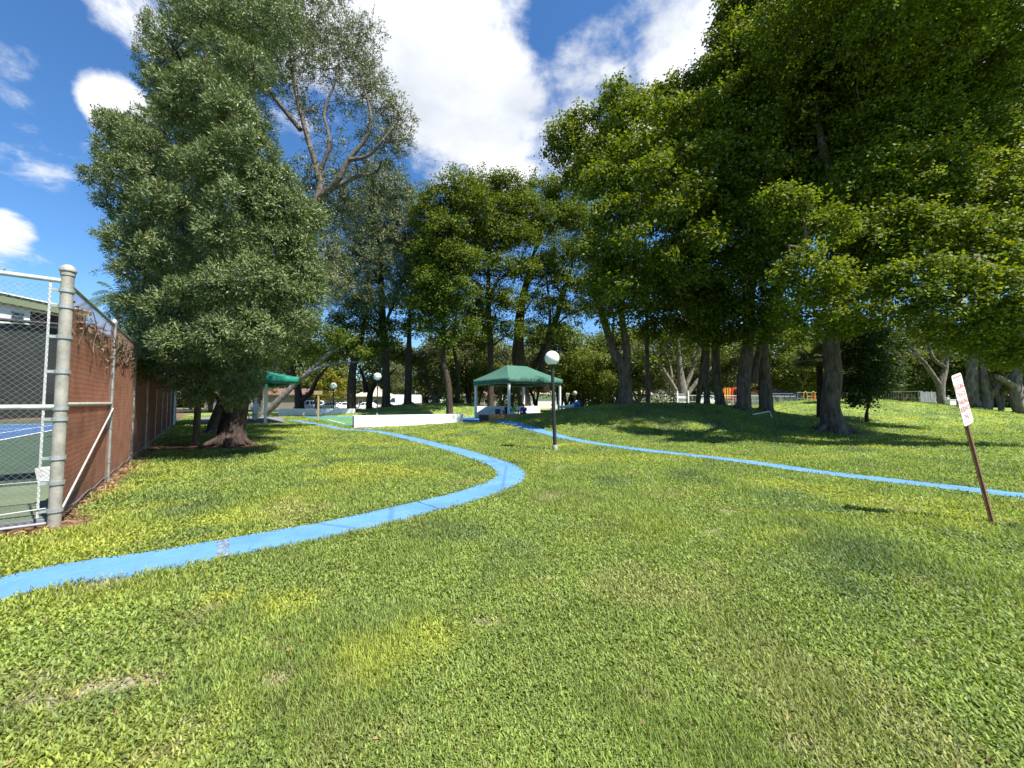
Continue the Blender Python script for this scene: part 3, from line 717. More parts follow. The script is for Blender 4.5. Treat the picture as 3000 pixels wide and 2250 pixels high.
# gate frame at the far end
root = empty('court_gate', (0,0,0), 0, 'white gate frame at the far end of the brown screened fence', 'gate')
for b in (26.9, 28.3):
    m = MB(); m.box(-.08,-.08,-.05,.08,.08,2.9, Matrix.Translation(C_(0, b)) @ Matrix.Rotation(R(39), 4, 'Z')); m.build('gate_post', MAT['whitepaint'], root, bevel=.01)
m = MB(); m.beam(C_(.05, 26.9, 2.8), C_(.05, 28.3, 2.8), .1); m.build('lintel', MAT['whitepaint'], root)
m = MB(); m.beam(C_(.3, 27.0, 1.15), C_(.3, 28.2, 1.15), .05, 2.2); m.build('gate_leaf', MAT['dark_fabric'], root)
def dry_vine():
    n = 1700; b = rng.random(n) ** .8 * 13 + .15; z = 2.52 + rng.normal(0, .13, n) + .10 * np.sin(b * 1.7) + .05*np.sin(b*4); a = .0 + rng.normal(0, .02, n)
    z = np.minimum(z, 2.78 + .05*rng.random(n))
    X = CORNER.x + N1.x*a + T1.x*b; Yy = CORNER.y + N1.y*a + T1.y*b
    d = rng.normal(0, 1, (n, 3)); d /= np.linalg.norm(d, axis=1)[:, None]; e = np.cross(d, rng.normal(0, 1, (n, 3))); e /= np.linalg.norm(e, axis=1)[:, None]
    c = np.stack([X, Yy, z], 1); L_ = .035 * (.6 + rng.random((n, 1))); V = np.stack([c - d*L_, c - e*L_*.4, c + d*L_, c + e*L_*.4], 1)
    col = np.array([.24,.16,.095]) * (.4 + 1.0*rng.random((n, 1))); g = rng.random(n) < .3; col[g] = np.array([.09,.10,.035]) * (.5 + rng.random((g.sum(), 1)))
    root = empty('dry_vine', (0,0,0), 0, 'dry brown vine tangled along the top of the red windscreen', 'vine')
    np_mesh('foliage', V.reshape(-1, 3), np.arange(n*4).reshape(n, 4), np.repeat(col, 4, 0), MAT['deadleaf'], root)
    m = MB()
    for k in range(14):
        b0 = random.random() * 9 + .2; pts = [C_(-.03 + random.gauss(0,.02), b0 + .25*i, 2.55 + .25*math.sin(i*.9 + k) + random.gauss(0,.05)) for i in range(9)]
        m.tube(pts, .005, 4)
    m.build('stem', MAT['twig'], root)
dry_vine()

# ------------------------------------------------------------------ street furniture on the lawn
def lamp(px, pyb, Y, hgt, label, lean=(0,0), rg=.25, globe='globe', grp='globe lamps in the park', z=None):
    b = at(px, Y) if z is None else P(px, pyb, Y)
    root = empty('globe_lamp', b, 0, label, 'lamp post', grp); root.rotation_euler = (lean[1], lean[0], 0)
    m = MB(); m.lathe([(.001,0),(.085,0),(.085,.10),(.075,.16),(.066,.17)], 16); m.lathe([(.0,-.1),(.11,-.1),(.11,.012),(.0,.014)], 16); m.build('footing', MAT['concrete'], root, smooth=False)
    m = MB(); m.tube([(0,0,.15),(0,0,hgt)], [.058,.052], 14); m.build('pole', MAT['black'], root, smooth=True)
    m = MB(); m.lathe([(.055,hgt-.06),(.075,hgt-.03),(.115,hgt),(.12,hgt+.03),(.1,hgt+.035)], 16); m.build('collar', MAT['black'], root, smooth=True)
    m = MB(); m.ball((0,0,hgt + rg*.96), rg, n=28, m=18); m.build('globe', MAT[globe], root, smooth=True)
    return root
lamp(1625, 1318, 12.07, 2.66, 'white globe lamp on slim black pole standing in the open lawn', (R(-1.6), 0), .232)
lamp(1106, 1223, 37.5, 3.4, 'white globe lamp rising behind the front white wall', (0, 0), .37)
lamp(978, 1219, 41.0, 2.75, 'white globe lamp on the games court near the far white wall', (0, 0), .34)
lamp(1684, 1195, 48.0, 2.35, 'globe lamp coloured grey for shade beyond the reclining child', (0, 0), .28, 'globe_shaded')

def sign():
    base = G(2913, 1536)
    a = Vector((.9, .437, 0)).normalized(); n = Vector((a.y, -a.x, 0)); up = Vector((0,0,1))
    r, p = R(10.5), R(5.2)
    up2 = (up * math.cos(r) - a * math.sin(r)); a2 = (a * math.cos(r) + up * math.sin(r))
    up3 = (up2 * math.cos(p) - n * math.sin(p)); n3 = (n * math.cos(p) + up2 * math.sin(p))
    M = Matrix((( a2.x, -n3.x, up3.x, base.x), (a2.y, -n3.y, up3.y, base.y), (a2.z, -n3.z, up3.z, base.z), (0,0,0,1)))
    root = empty('lawn_sign', (0,0,0), 0, 'leaning white notice with faded red lettering on brown stake', 'sign'); root.matrix_world = M
    m = MB()                       # U-channel stake, open side to the back
    prof = [(-.045,.004),(-.028,.004),(-.02,-.016),(.02,-.016),(.028,.004),(.045,.004),(.045,.012),(.034,.012),(.024,-.006),(-.024,-.006),(-.034,.012),(-.045,.012)]
    m.add([(x,y+.012,-.25) for x,y in prof] + [(x,y+.012,1.80) for x,y in prof], [(i,(i+1)%12,12+(i+1)%12,12+i) for i in range(12)] + [tuple(reversed(range(12))), tuple(range(12,24))])
    m.build('stake', MAT['stake'], root)
    w, h0, h1_, cr = .155, 1.25, 1.885, .035; poly = []
    for cx, cz, a0 in ((w-cr,h0+cr,-90),(w-cr,h1_-cr,0),(-w+cr,h1_-cr,90),(-w+cr,h0+cr,180)):
        for k in range(5):
            t = R(a0 + 22.5*k); poly.append((cx + cr*math.cos(t), cz + cr*math.sin(t)))
    m = MB(); k = len(poly)
    m.add([(x,-.012,z) for x,z in poly] + [(x,-.009,z) for x,z in poly], [tuple(range(k)), tuple(reversed(range(k,2*k)))] + [((i+1)%k, i, k+i, k+(i+1)%k) for i in range(k)])
    pl = m.build('plate', MAT['plate'], root)
    for z0, z1 in ((1.845,1.862),(1.278,1.286)):
        m = MB(); m.box(-.13,-.0145,z0,.13,-.0125,z1); m.build('border', MAT['sign_red'], pl)
    for z in (1.86-.05, 1.33-.02):
        m = MB(); m.lathe([(.0,0),(.009,0),(.009,.006),(.0,.008)], 8, M=Matrix.Translation((0,-.012,z)) @ Matrix.Rotation(PI/2,4,'X'))
        m.build('bolt', MAT['galv'], pl)
    for txt, z, sx in (('JOGGING',1.70,.052),('TRACK',1.605,.062),('PARKING',1.51,.053),('RESIDENTS',1.42,.043),('ONLY',1.325,.062)):
        c = bpy.data.curves.new('lettering', 'FONT'); c.body = txt; c.size = .085; c.align_x = 'CENTER'; c.extrude = .0006; c.offset = .0016
        tmp = bpy.data.objects.new('lettering_curve', c); COL.objects.link(tmp)
        me = bpy.data.meshes.new_from_object(tmp.evaluated_get(bpy.context.evaluated_depsgraph_get())); bpy.data.objects.remove(tmp)
        t = bpy.data.objects.new('lettering', me); COL.objects.link(t); me.materials.clear(); me.materials.append(MAT['sign_red']); t.parent = pl
        t.location = (0, -.0130, z); t.rotation_euler = (PI/2, 0, 0); t.scale = (sx/.062, 1, 1)
sign()

# wooden T sign, far left of the court
b = at(934, 30.5); root = empty('wooden_sign', b, 0, 'pale timber post with a blank crosspiece sign beside the blue path', 'sign')
m = MB(); m.box(-.055,-.055,-.1,.055,.055,2.35); m.build('post', MAT['pine'], root, bevel=.008)
m = MB(); m.box(-.33,-.085,2.08,.33,-.057,2.38); m.build('board', MAT['pine'], root, bevel=.006)
# low white block walls
def block_wall(name, a, b, t, h, label, mat='blockwall'):
    a = Vector((a.x,a.y,0)); b = Vector((b.x,b.y,0)); d = (b-a).normalized(); n = Vector((-d.y, d.x, 0))
    m = MB(); m.prism([(p.x,p.y) for p in (a, b, b+n*t, a+n*t)], -.15, h); o = m.build(name, MAT[mat], bevel=.02); return tag(o, label, 'wall')
block_wall('low_wall', G(1037,1254.5), G(1357,1245), .9, .70, 'long low white block wall standing in sun behind the curved path')
block_wall('low_wall', at(818, 41.5), at(1036, 40.0), .4, .80, 'low white wall dappled with tree shadows beyond the games court')
block_wall('low_wall', GZ[3] + Vector((-.05,2.2,0)), GZ[3] + Vector((6.0,3.6,0)), .25, 1.12, 'white wall at the back of the gazebo patio')
# wooden planters
def planter(a, b, dep, z0, z1, label):
    a = Vector((a.x,a.y,0)); b = Vector((b.x,b.y,0)); d = (b-a); Ln = d.length; d.normalize(); ang = math.atan2(d.y, d.x)
    root = empty('timber_planter', (a.x, a.y, 0), ang, label, 'planter', 'timber planters before the gazebo')
    hh = (z1-z0)/2
    m = MB(); m.box(.12,0,z0,Ln-.06,.05,z0+hh-.008); m.box(.12,0,z0+hh+.004,Ln-.06,.05,z1); m.build('front_board', MAT['timber'], root, bevel=.006)
    m = MB(); m.box(.12,dep-.05,z0,Ln-.06,dep,z1-.01); m.build('back_board', MAT['timber'], root, bevel=.006)
    m = MB()
    for k in range(3): m.box(0,.03,z0+.01+k*(z1-z0)/3,.05,dep-.03,z0+(k+1)*(z1-z0)/3-.008)
    m.build('end_board', MAT['timber_end'], root, bevel=.004)
    for x in (.06, Ln-.03):
        m = MB(); m.box(x-.06,-.02,z0-.1,x+.058,.0,z1+.005); m.build('corner_post', MAT['timber_end'], root, bevel=.004)
    m = MB(); m.box(.06,.06,z0,Ln-.08,dep-.06,z1-.08); m.build('soil', MAT['mulch'], root)
planter(G(1427,1241), G(1566,1236.5), 1.3, .02, .60, 'orange timber planter box with weathered end next to the blue step')
planter(G(1567,1236.5), G(1652,1229), 1.3, .08, .62, 'orange timber planter box half hidden by the grassy mound')

# ------------------------------------------------------------------ canvas shelters
def gazebo(q, ez, rz_, ridge, label, mat, inset=.12, val=.42, post='whitepaint', overhang=.12, grp=None):
    c = sum(q, Vector()) / 4; root = empty('canvas_gazebo', (c.x, c.y, 0), 0, label, 'gazebo', grp)
    loc = [p - c for p in q]
    for p in loc:
        pi = p * (1 - inset / p.length)
        ang = math.atan2((loc[1]-loc[0]).y, (loc[1]-loc[0]).x)
        m = MB(); m.box(-.085,-.085,-.05,.085,.085,ez-.02, Matrix.Translation(Vector((pi.x,pi.y,0))) @ Matrix.Rotation(ang,4,'Z')); m.build('post', MAT[post], root, bevel=.008)
    cr = [p * (1 + overhang / p.length) for p in loc]
    d = (cr[1]-cr[0]).normalized()
    r0, r1 = Vector((0,0,rz_)) - d*ridge, Vector((0,0,rz_)) + d*ridge
    zt = ez + val; ev = [Vector((p.x,p.y,zt)) for p in cr]
    m = MB(); N_ = 8
    def patch(a, b, c_, d_):     # a-b eave, d_-c_ ridge, sagging fabric
        vs = []; fs = []
        for i in range(N_+1):
            for j in range(N_+1):
                s, t = i/N_, j/N_; lo = a.lerp(b, s); hi = d_.lerp(c_, s); v = lo.lerp(hi, t)
                v = v + Vector((0,0,-.10*math.sin(PI*t)*(.4+.6*math.sin(PI*s)))); vs.append(v)
        for i in range(N_):
            for j in range(N_):
                k = i*(N_+1)+j; fs.append((k, k+N_+1, k+N_+2, k+1))
        m.add(vs, fs)
    patch(ev[0], ev[1], r1, r0); patch(ev[1], ev[2], r1, r1 + d*.001); patch(ev[2], ev[3], r0, r1); patch(ev[3], ev[0], r0, r0 - d*.001)
    roof = m.build('canopy', MAT[mat], root, smooth=False); roof.modifiers.new('solid', 'SOLIDIFY').thickness = .012
    m = MB(); n = 24
    for k in range(4):
        a, b = ev[k], ev[(k+1)%4]; vs = []; out = Vector((a.y-b.y, b.x-a.x, 0)).normalized(); mid = (a+b)/2
        if out.dot(mid) < 0: out = -out
        for i in range(n+1):
            p = a.lerp(b, i/n); wv = .015*math.sin(i*2.4) + .01*math.sin(i*5.1+k)
            vs += [p + out*.004, p + out*(.012 + wv*.5) + Vector((0,0,-val*.5)), p + out*(.01+wv) + Vector((0,0,-val + .025*math.sin(i*1.9+k)))]
        m.add(vs, [(3*i+j, 3*i+3+j, 3*i+4+j, 3*i+1+j) for i in range(n) for j in (0,1)])
    vl = m.build('valance', MAT[mat], root, smooth=True); vl.modifiers.new('solid', 'SOLIDIFY').thickness = .008
    m = MB()
    for k in range(4): m.beam(Vector((cr[k].x,cr[k].y,ez+.08))*.97, Vector((cr[(k+1)%4].x,cr[(k+1)%4].y,ez+.08))*.97, .05)
    for p, r in ((ev[0],r0),(ev[1],r1),(ev[2],r1),(ev[3],r0)): m.beam(p*.97, r*.97, .05)
    m.build('roof_frame', MAT['galv'], root)
    return root
gazebo(GZ, 2.98, 4.62, 1.05, 'dark green canvas gazebo on white posts behind the planters', 'canvas', grp=None)
a0 = at(800, 27.0); e1 = N1; e2 = T1
q0 = Vector((a0.x,a0.y,0)); q0 = q0 + N1*.3 + T1*.3
LGQ = [q0, q0 + e2*6.4, q0 + e1*5.2 + e2*6.4, q0 + e1*5.2]
gazebo([LGQ[3], LGQ[0], LGQ[1], LGQ[2]], 2.80, 4.3, .9, 'teal green canvas shelter partly hidden behind the big feathery tree', 'canvas_teal', inset=.1, overhang=2.5)
#@@SECTION4
# ------------------------------------------------------------------ trees
STY = {
 'broad':  dict(L=.185, W=.12, k=16, cr=.36, cd=105, col=[(.095,.142,.016),(.12,.17,.017),(.075,.118,.016),(.18,.21,.022)], shell=(.62,.42), mat='leaf', mode='broad'),
 'broadnear':  dict(L=.135, W=.092, k=20, cr=.27, cd=165, col=[(.115,.165,.017),(.145,.20,.018),(.09,.138,.016),(.20,.235,.022)], shell=(.62,.42), mat='leaf', mode='broad'),
 'broadfar': dict(L=.24, W=.16, k=16, cr=.48, cd=50, col=[(.10,.14,.017),(.13,.17,.019),(.08,.115,.017)], shell=(.6,.44), mat='leaf', mode='broad'),
 'far':    dict(L=.34, W=.20, k=14, cr=.66, cd=26, col=[(.11,.145,.026),(.14,.175,.03),(.095,.12,.03)], mat='leaf', mode='broad'),
 'fargrey':dict(L=.30, W=.13, k=16, cr=.62, cd=30, col=[(.115,.135,.058),(.14,.155,.062),(.09,.105,.05)], mat='leaf', mode='broad'),
 'feather':dict(L=.105, W=.028, k=26, cr=.115, cd=520, rnd=.45, col=[(.115,.155,.052),(.14,.18,.055),(.09,.13,.052),(.16,.19,.06)], shell=(.80,.23), mat='feather', mode='rosette'),
 'feathersparse':dict(L=.17, W=.040, k=17, cr=.19, cd=105, col=[(.13,.15,.058),(.145,.165,.058),(.11,.13,.052)], shell=(.45,.6), mat='feather', mode='rosette'),
 'feather2':dict(L=.30, W=.07, k=18, cr=.32, cd=58, col=[(.12,.145,.058),(.15,.17,.068),(.10,.125,.052)], shell=(.66,.38), mat='feather', mode='rosette'),
}
def unit(v): return v / np.maximum(np.linalg.norm(v, axis=-1, keepdims=True), 1e-9)
def leaves_np(puffs, sty, seed, low=.35):
    g = np.random.default_rng(seed); Vs = []; Cs = []
    cols = np.array(sty['col'])
    for pf in puffs:
        c, r3, dens = pf
        rm = (r3[0]*r3[1]*r3[2]) ** (1/3)
        n = max(4, int(sty['cd'] * dens * rm * rm))
        d = unit(g.normal(0, 1, (n*2, 3)))
        keep = (d[:, 2] > -.25) | (g.random(n*2) < low); d = d[keep][:n]; n = len(d)
        s0, s1_ = sty.get('shell', (.42, .62)); rr = s0 + s1_ * g.random(n) ** .75
        ph = g.random(4)*6.28; lump = 1 + .26 * np.sin(d[:, 0]*5.1 + ph[0]) * np.sin(d[:, 1]*4.3 + ph[1]) + .17*np.sin(d[:, 2]*8 + d[:, 0]*6 + ph[2])
        rn = sty.get('rnd', 1.0); lump = 1 + (lump - 1) * rn; sp_ = g.random(n) < .09 * rn; rr = np.where(sp_, 1.0 + .32*g.random(n), rr); cc = np.array(c) + d * np.array(r3) * (rr * lump)[:, None]
        k = sty['k']; ccr = np.repeat(cc, k, 0); out = np.repeat(d, k, 0); N = len(ccr)
        cshade = np.repeat(.85 + .3 * g.random((n, 1)), k, 0)
        L = sty['L'] * (.6 + .7 * g.random((N, 1))); Wd = sty['W'] * (.7 + .5 * g.random((N, 1)))
        if sty['mode'] == 'broad':
            pos = ccr + g.normal(0, sty['cr'] * .55, (N, 3)) * np.array([1, 1, .62])
            nrm = unit(out * .45 + np.array([0, 0, .7]) + g.normal(0, .55, (N, 3)))
            ax = unit(np.cross(nrm, g.normal(0, 1, (N, 3)))); ax = unit(ax + np.array([0, 0, -.35]) + out * .2)
            sd = unit(np.cross(nrm, ax))
            V = np.stack([pos - ax*L*.5, pos + sd*Wd*.5 - ax*L*.05, pos + ax*L*.5, pos - sd*Wd*.5 - ax*L*.05], 1)
        else:
            dr = unit(out * .40 + np.array([0, 0, .12]) + g.normal(0, .75, (N, 3)))
            pos = ccr + g.normal(0, sty['cr'] * .45, (N, 3)) + dr * .02
            sd = unit(np.cross(dr, out * .9 + np.array([0, 0, .45]) + g.normal(0, .38, (N, 3))))
            V = np.stack([pos, pos + dr*L*.45 + sd*Wd*.5, pos + dr*L, pos + dr*L*.45 - sd*Wd*.5], 1)
        col = cols[g.integers(0, len(cols), N)] * (.75 + .5 * g.random((N, 1))) * cshade
        yl = g.random(N) < .012; col[yl] = np.array([.28,.24,.03])
        Vs.append(V); Cs.append(col)
    V = np.concatenate(Vs); C = np.concatenate(Cs)
    return V.reshape(-1, 3), np.repeat(C, 4, 0)
def bez(a, b, c, n):
    return [a*(1-t)**2 + b*2*t*(1-t) + c*t*t for t in [i/n for i in range(n+1)]]
def polyline(pts, rad, step=.5):
    p = crom3([Vector(q) for q in pts], 6); m = len(p); return p, [float(np.interp(i/(m-1)*(len(rad)-1), range(len(rad)), rad)) for i in range(m)]
def crom3(pts, n):
    pts = [pts[0]*2 - pts[1]] + pts + [pts[-1]*2 - pts[-2]]; out = []
    for i in range(1, len(pts)-2):
        a, b, c, d = pts[i-1:i+3]
        for k in range(n):
            t = k/n; out.append(.5*((2*b)+(c-a)*t+(2*a-5*b+4*c-d)*t*t+(3*b-a-3*c+d)*t**3))
    out.append(pts[-2]); return out
def norm_puffs(puffs):
    out = []
    for p in puffs:
        c = Vector(p[0]); r = p[1]; r3 = (r, r, r*.82) if not hasattr(r, '__len__') else tuple(r); out.append((c, r3, p[2] if len(p) > 2 else 1.0))
    return out
def tree(name, label, base, stems, puffs, sty='broad', bark='bark_grey', group=None, seed=1, cat='tree', roots=0, twigs=4, limbs=True, twig_r=.018, low=.35, limb_k=1.0, fluted=.08, twigmat=None, sides=12):
    """stems: list of (points, radii) in world; puffs: list of (centre, r or (rx,ry,rz), density)"""
    rs = random.Random(seed); base = Vector(base)
    root = empty(name, base, 0, label, cat, group)
    puffs = norm_puffs(puffs); m = MB(); SP = []
    for pts, rad in stems:
        p, r = polyline(pts, rad); m.tube([q - base for q in p], r, sides, wob=fluted); SP += list(zip(p, r))
    r0 = stems[0][1][0]
    for k in range(roots):
        t = 2*PI*k/roots + rs.random()*.8; L = r0 * (1.0 + 1.2*rs.random()); q = []
        for i, s in enumerate((0, .45, .8, 1.15, 1.6)):
            x = base.x + math.cos(t + .25*i*rs.uniform(-1,1)*.4) * L * s * .8; y = base.y + math.sin(t) * L * s * .8
            q.append(Vector((x, y, max(h1(x, y) - .05*s, base.z - 1) + (.55, .2, .05, .0, -.05)[i] * r0 * 1.6)) - base)
        m.tube(q, [r0*.30, r0*.2, r0*.12, r0*.07, r0*.03], 7)
    if limbs:
        for c, r3, dens in puffs:
            rm = (r3[0]+r3[1]+r3[2]) / 3
            def cost(pr):
                h = math.hypot(c.x-pr[0].x, c.y-pr[0].y); dz = c.z - pr[0].z
                return (c - pr[0]).length + max(0, .6*h - dz) * 1.6
            if not SP: break
            s, sr = min(SP, key=cost); Ln = (c - s).length
            if Ln < .3: continue
            mid = s.lerp(c, .5) + Vector((rs.gauss(0,.09)*Ln, rs.gauss(0,.09)*Ln, .10*Ln))
            n = max(3, min(8, int(Ln / .7) + 2)); pts = bez(s, mid, c, n)
            pts = [p + Vector((rs.gauss(0,1), rs.gauss(0,1), rs.gauss(0,1))) * (.035*Ln/n if 0 < i < n else 0) for i, p in enumerate(pts)]
            ra = min(sr*.72, (.03 + .028*Ln + .018*rm) * limb_k)
            rad = [ra * (1 - .78*i/n) for i in range(n+1)]
            m.tube([p - base for p in pts], rad, 6, cap=False)
            for q in pts[1:-1]: SP.append((q, ra*.7))
            for k in range(twigs):
                d = Vector((rs.gauss(0,1), rs.gauss(0,1), rs.gauss(.25,.8))).normalized()
                e = c + Vector((d.x*r3[0], d.y*r3[1], d.z*r3[2])) * rs.uniform(.7, 1.0); st = pts[-1 - (k % 2)]
                md = st.lerp(e, .5) + Vector((rs.gauss(0,.12), rs.gauss(0,.12), rs.gauss(.06,.1))) * rm
                m.tube([p - base for p in (st, st.lerp(md,.6) + Vector((rs.gauss(0,.05),)*3)*rm, md, e)], [twig_r*1.25*rm**.5, twig_r, twig_r*.75, twig_r*.3], 4, cap=False)
    m.build('trunk', MAT[bark], root, smooth=True)
    V, C = leaves_np(puffs, STY[sty], seed, low)
    V = V - np.array(base)
    np_mesh('crown', V, np.arange(len(V)).reshape(-1, 4), C, MAT[STY[sty]['mat']], root)
    return root
def auto(c, r3, n, r, seed, dens=1.0, shell=.55, zmin=None):
    g = random.Random(seed); out = []; tries = 0
    while len(out) < n and tries < 4000:
        tries += 1
        d = Vector((g.gauss(0,1), g.gauss(0,1), g.gauss(0,1))).normalized() * (shell + (1-shell)*g.random()) 
        p = Vector(c) + Vector((d.x*r3[0], d.y*r3[1], d.z*r3[2]))
        if zmin is not None and p.z < zmin: continue
        if any((p-q[0]).length < r*.72 for q in out): continue
        rr = r * g.uniform(.75, 1.2); out.append((p, (rr, rr, rr*.75), dens))
    return out
def PX(lst, Y, k=1.0, dens=1.0, dk=1.0, zf=.8):
    out = []
    for t in lst:
        px, py, dy, r = t[:4]; dy *= dk; q = r*k*(Y + dy)/Y; out.append((P(px, py, Y + dy), (q, q, q*zf), t[4] if len(t) > 4 else dens))
    return out

# --- A: the dense feathery tree on the left
A0 = TREE_A
_A = [(490,110,62),(468,185,55),(482,260,60),(600,285,100),(690,350,92),(550,340,78),(725,440,82),(330,375,44),(372,392,55),(425,425,62),(332,445,50),(288,525,38),(370,505,62),(440,515,62),(470,590,72),(555,605,64),
 (398,715,74),(490,745,84),(410,800,60),(640,480,78),(560,490,60),(820,620,88),(900,645,78),(800,710,70),(700,600,80),(640,690,70),(650,840,82),(745,825,88),(825,850,76),(560,860,60),(490,905,74),(405,900,55),(900,800,56),(960,805,44),(925,865,64),(880,935,60),
 (430,1000,70),(530,1010,80),(650,985,84),(755,975,76),(480,1085,62),(590,1095,66),(700,1090,62),(585,1165,34),(560,1130,40),(715,1140,36),(690,1165,32),(420,1070,48),
 (620,70,92),(720,80,92),(560,40,64),(810,60,80),(650,170,80),(740,200,70),(430,640,50),(340,600,45),(880,730,60),(760,520,60),(830,540,55)]
def build_A():
    out = []
    for px, py, r in _A:
        px = px if px < 800 else 800 + (px - 800) * .72
        dx = (px - 640) / 350; h = 1.0 if py > 450 else .55 + .45 * py / 450
        dep = 4.3 * h * math.sqrt(max(0, 1 - dx*dx)) * (.72 if py > 1050 else 1); Yf = 13.5 - dep; rr = r / F * Yf * (.84 if r > 45 else 1.0)
        den = .62 if py < 220 else 1.0
        out.append((P(px, py, Yf), (rr, rr, rr*.82), den))
        if r > 50:
            Yb = 13.5 + dep * .85; rr = r / F * Yb * 1.1; out.append((P(px, min(py, 1040), Yb), (rr, rr, rr*.85), .4))
    for px, py, r in [(470,420,90),(560,420,120),(640,620,150),(480,650,110),(540,780,150),(720,780,160),(820,760,120),(600,960,140),(720,970,140),(480,930,110),(820,930,110),(640,300,110),(560,1040,110),(680,1060,110),(480,1020,90)]:
        out.append((P(px, py, 13.3), (r/95, r/95, r/90), .6))
    return out
puffA = build_A()
def PZ(px, py, Y): return P(px, py, Y)
tree('feathery_tree', 'dense dark green feathery tree with thick dark trunk beside the fence', A0,
     [([A0 + Vector((0,0,-.25)), A0 + Vector((.02,0,.12)), A0 + Vector((.04,.02,.5)), PZ(690,1200,13.5), PZ(700,1120,13.5), PZ(660,950,13.6), PZ(640,700,13.7), PZ(620,400,13.8), PZ(600,150,14)], [.64,.50,.41,.36,.32,.26,.2,.13,.05]),
      ([PZ(700,1120,13.5), PZ(760,980,13.3), PZ(830,750,13), PZ(860,620,12.8)], [.24,.2,.13,.06]),
      ([PZ(690,1080,13.5), PZ(600,960,13.2), PZ(470,780,13), PZ(400,560,13)], [.22,.18,.12,.05])],
     puffA, 'feather', 'bark_red', seed=3, roots=7, twigs=5, twig_r=.014, low=.45, limb_k=.75)
# --- B: tall open crown behind it
B0 = at(640, 18.5)
puffB = PX([(640,30,0,1.0),(720,80,0,1.0),(800,20,0,1.1),(860,90,-.3,1.1),(780,140,.5,1.0),(930,50,0,1.1),(900,160,-.3,1.0),(1000,110,0,1.1),(1040,180,0,1.0),(960,200,-.4,.9,.8),(850,230,0,1.0,.7),(560,60,.5,.9),(680,160,.5,1.0,.8),(740,250,.8,1.0,.8),
  (1070,100,.3,.8),(1100,250,0,.9),(1060,280,-.2,.9,.6),(1130,320,0,.85),(1165,350,.2,.75),(1175,410,0,.7),(1130,420,-.2,.8),(1080,390,-.3,.8,.6),(1150,470,0,.55,.7),(1000,300,0,.9,.25),(930,330,.3,.9,.3),(880,320,0,.9,.5),(960,420,.2,1.0,.3),(1040,470,0,.9,.4),
  (980,540,.4,.9,.9),(920,520,.6,1.0,.9),(900,620,.6,1.1,1.1),(960,640,.6,1.0,1.1),(1000,600,.5,.8,.9),(940,740,.5,1.1,1.2),(980,820,.3,.9,1.0),(780,-80,0,1.3),(950,-60,0,1.2),(650,-60,0,1.2),
  (840,180,1.6,1.0,.6),(950,120,1.8,1.0,.6),(1060,200,1.6,.9,.5),(700,100,1.6,1.0,.6)], 18.5, 1.12)
tree('open_crown_tree', 'tall tree with open crown of grey bare branches behind the feathery tree', B0,
     [([B0 + Vector((0,0,-.2)), B0 + Vector((.1,0,.6)), PZ(720,1050,18.4), PZ(860,800,18.3), PZ(925,600,18.2), PZ(935,520,18.2), PZ(900,400,18.2), PZ(860,240,18.2), PZ(840,60,18.3)], [.5,.40,.33,.27,.19,.16,.11,.07,.03]),
      ([PZ(925,590,18.2), PZ(985,535,17.9), PZ(1020,470,17.8), PZ(1075,400,17.8), PZ(1085,330,17.8), PZ(1060,230,17.9), PZ(1050,130,18)], [.15,.13,.10,.085,.065,.045,.02]),
      ([PZ(930,520,18.2), PZ(965,420,18), PZ(950,330,18), PZ(985,230,18), PZ(1000,110,18)], [.11,.085,.06,.045,.02]),
      ([PZ(1020,470,17.8), PZ(1080,455,17.7), PZ(1130,400,17.7), PZ(1160,360,17.8)], [.1,.08,.05,.03]),
      ([PZ(955,560,18.2), PZ(1040,520,18.6), PZ(1100,505,18.9), PZ(1120,470,19)], [.12,.09,.06,.03]),
      ([PZ(880,380,18.2), PZ(800,280,18.3), PZ(740,180,18.4), PZ(700,60,18.4)], [.12,.09,.06,.03])],
     puffB, 'feathersparse', 'twig', seed=5, twigs=9, twig_r=.019, low=.8, limb_k=.7, roots=4)
# --- C: grey green drooping tree
C0 = at(1132, 43)
puffC = PX([(1110,520,0,1.0),(1060,560,0,1.1),(1150,560,-.2,1.1),(1195,600,-.2,1.0),(1110,630,-.6,1.2),(1040,650,-.3,1.1),(1180,680,-.6,1.2),(1240,640,0,.9),(1265,700,.2,.7),(1230,740,-.4,1.0),(1100,720,-.8,1.3),(1160,780,-.8,1.1),(1060,780,-.6,1.2),(1010,740,-.2,1.0),(1220,800,0,.9),(1120,850,-.5,1.0),(1190,860,0,.8),(1030,850,-.3,1.0),(980,830,0,.9),(1080,880,0,.8),(1000,900,.3,.8),(940,800,.6,.9),
   (1080,650,1.8,1.5,.8),(1170,720,1.8,1.5,.8),(1060,780,1.8,1.4,.8),(1130,560,1.5,1.2,.8)], 40.0, 2.05)
tree('drooping_tree', 'grey green fine leaved tree right of the open crowned tree', C0,
     [([C0 + Vector((0,0,-.2)), C0 + Vector((0,0,.5)), PZ(1130,1080,43), PZ(1120,900,42), PZ(1110,700,41), PZ(1110,560,40)], [.62,.46,.4,.36,.28,.1]),
      ([PZ(1124,960,42.2), PZ(1180,820,41), PZ(1210,700,40)], [.18,.13,.06])],
     puffC, 'feather2', 'bark_dark', seed=8, low=.8, roots=4, twigs=4, limb_k=.9)

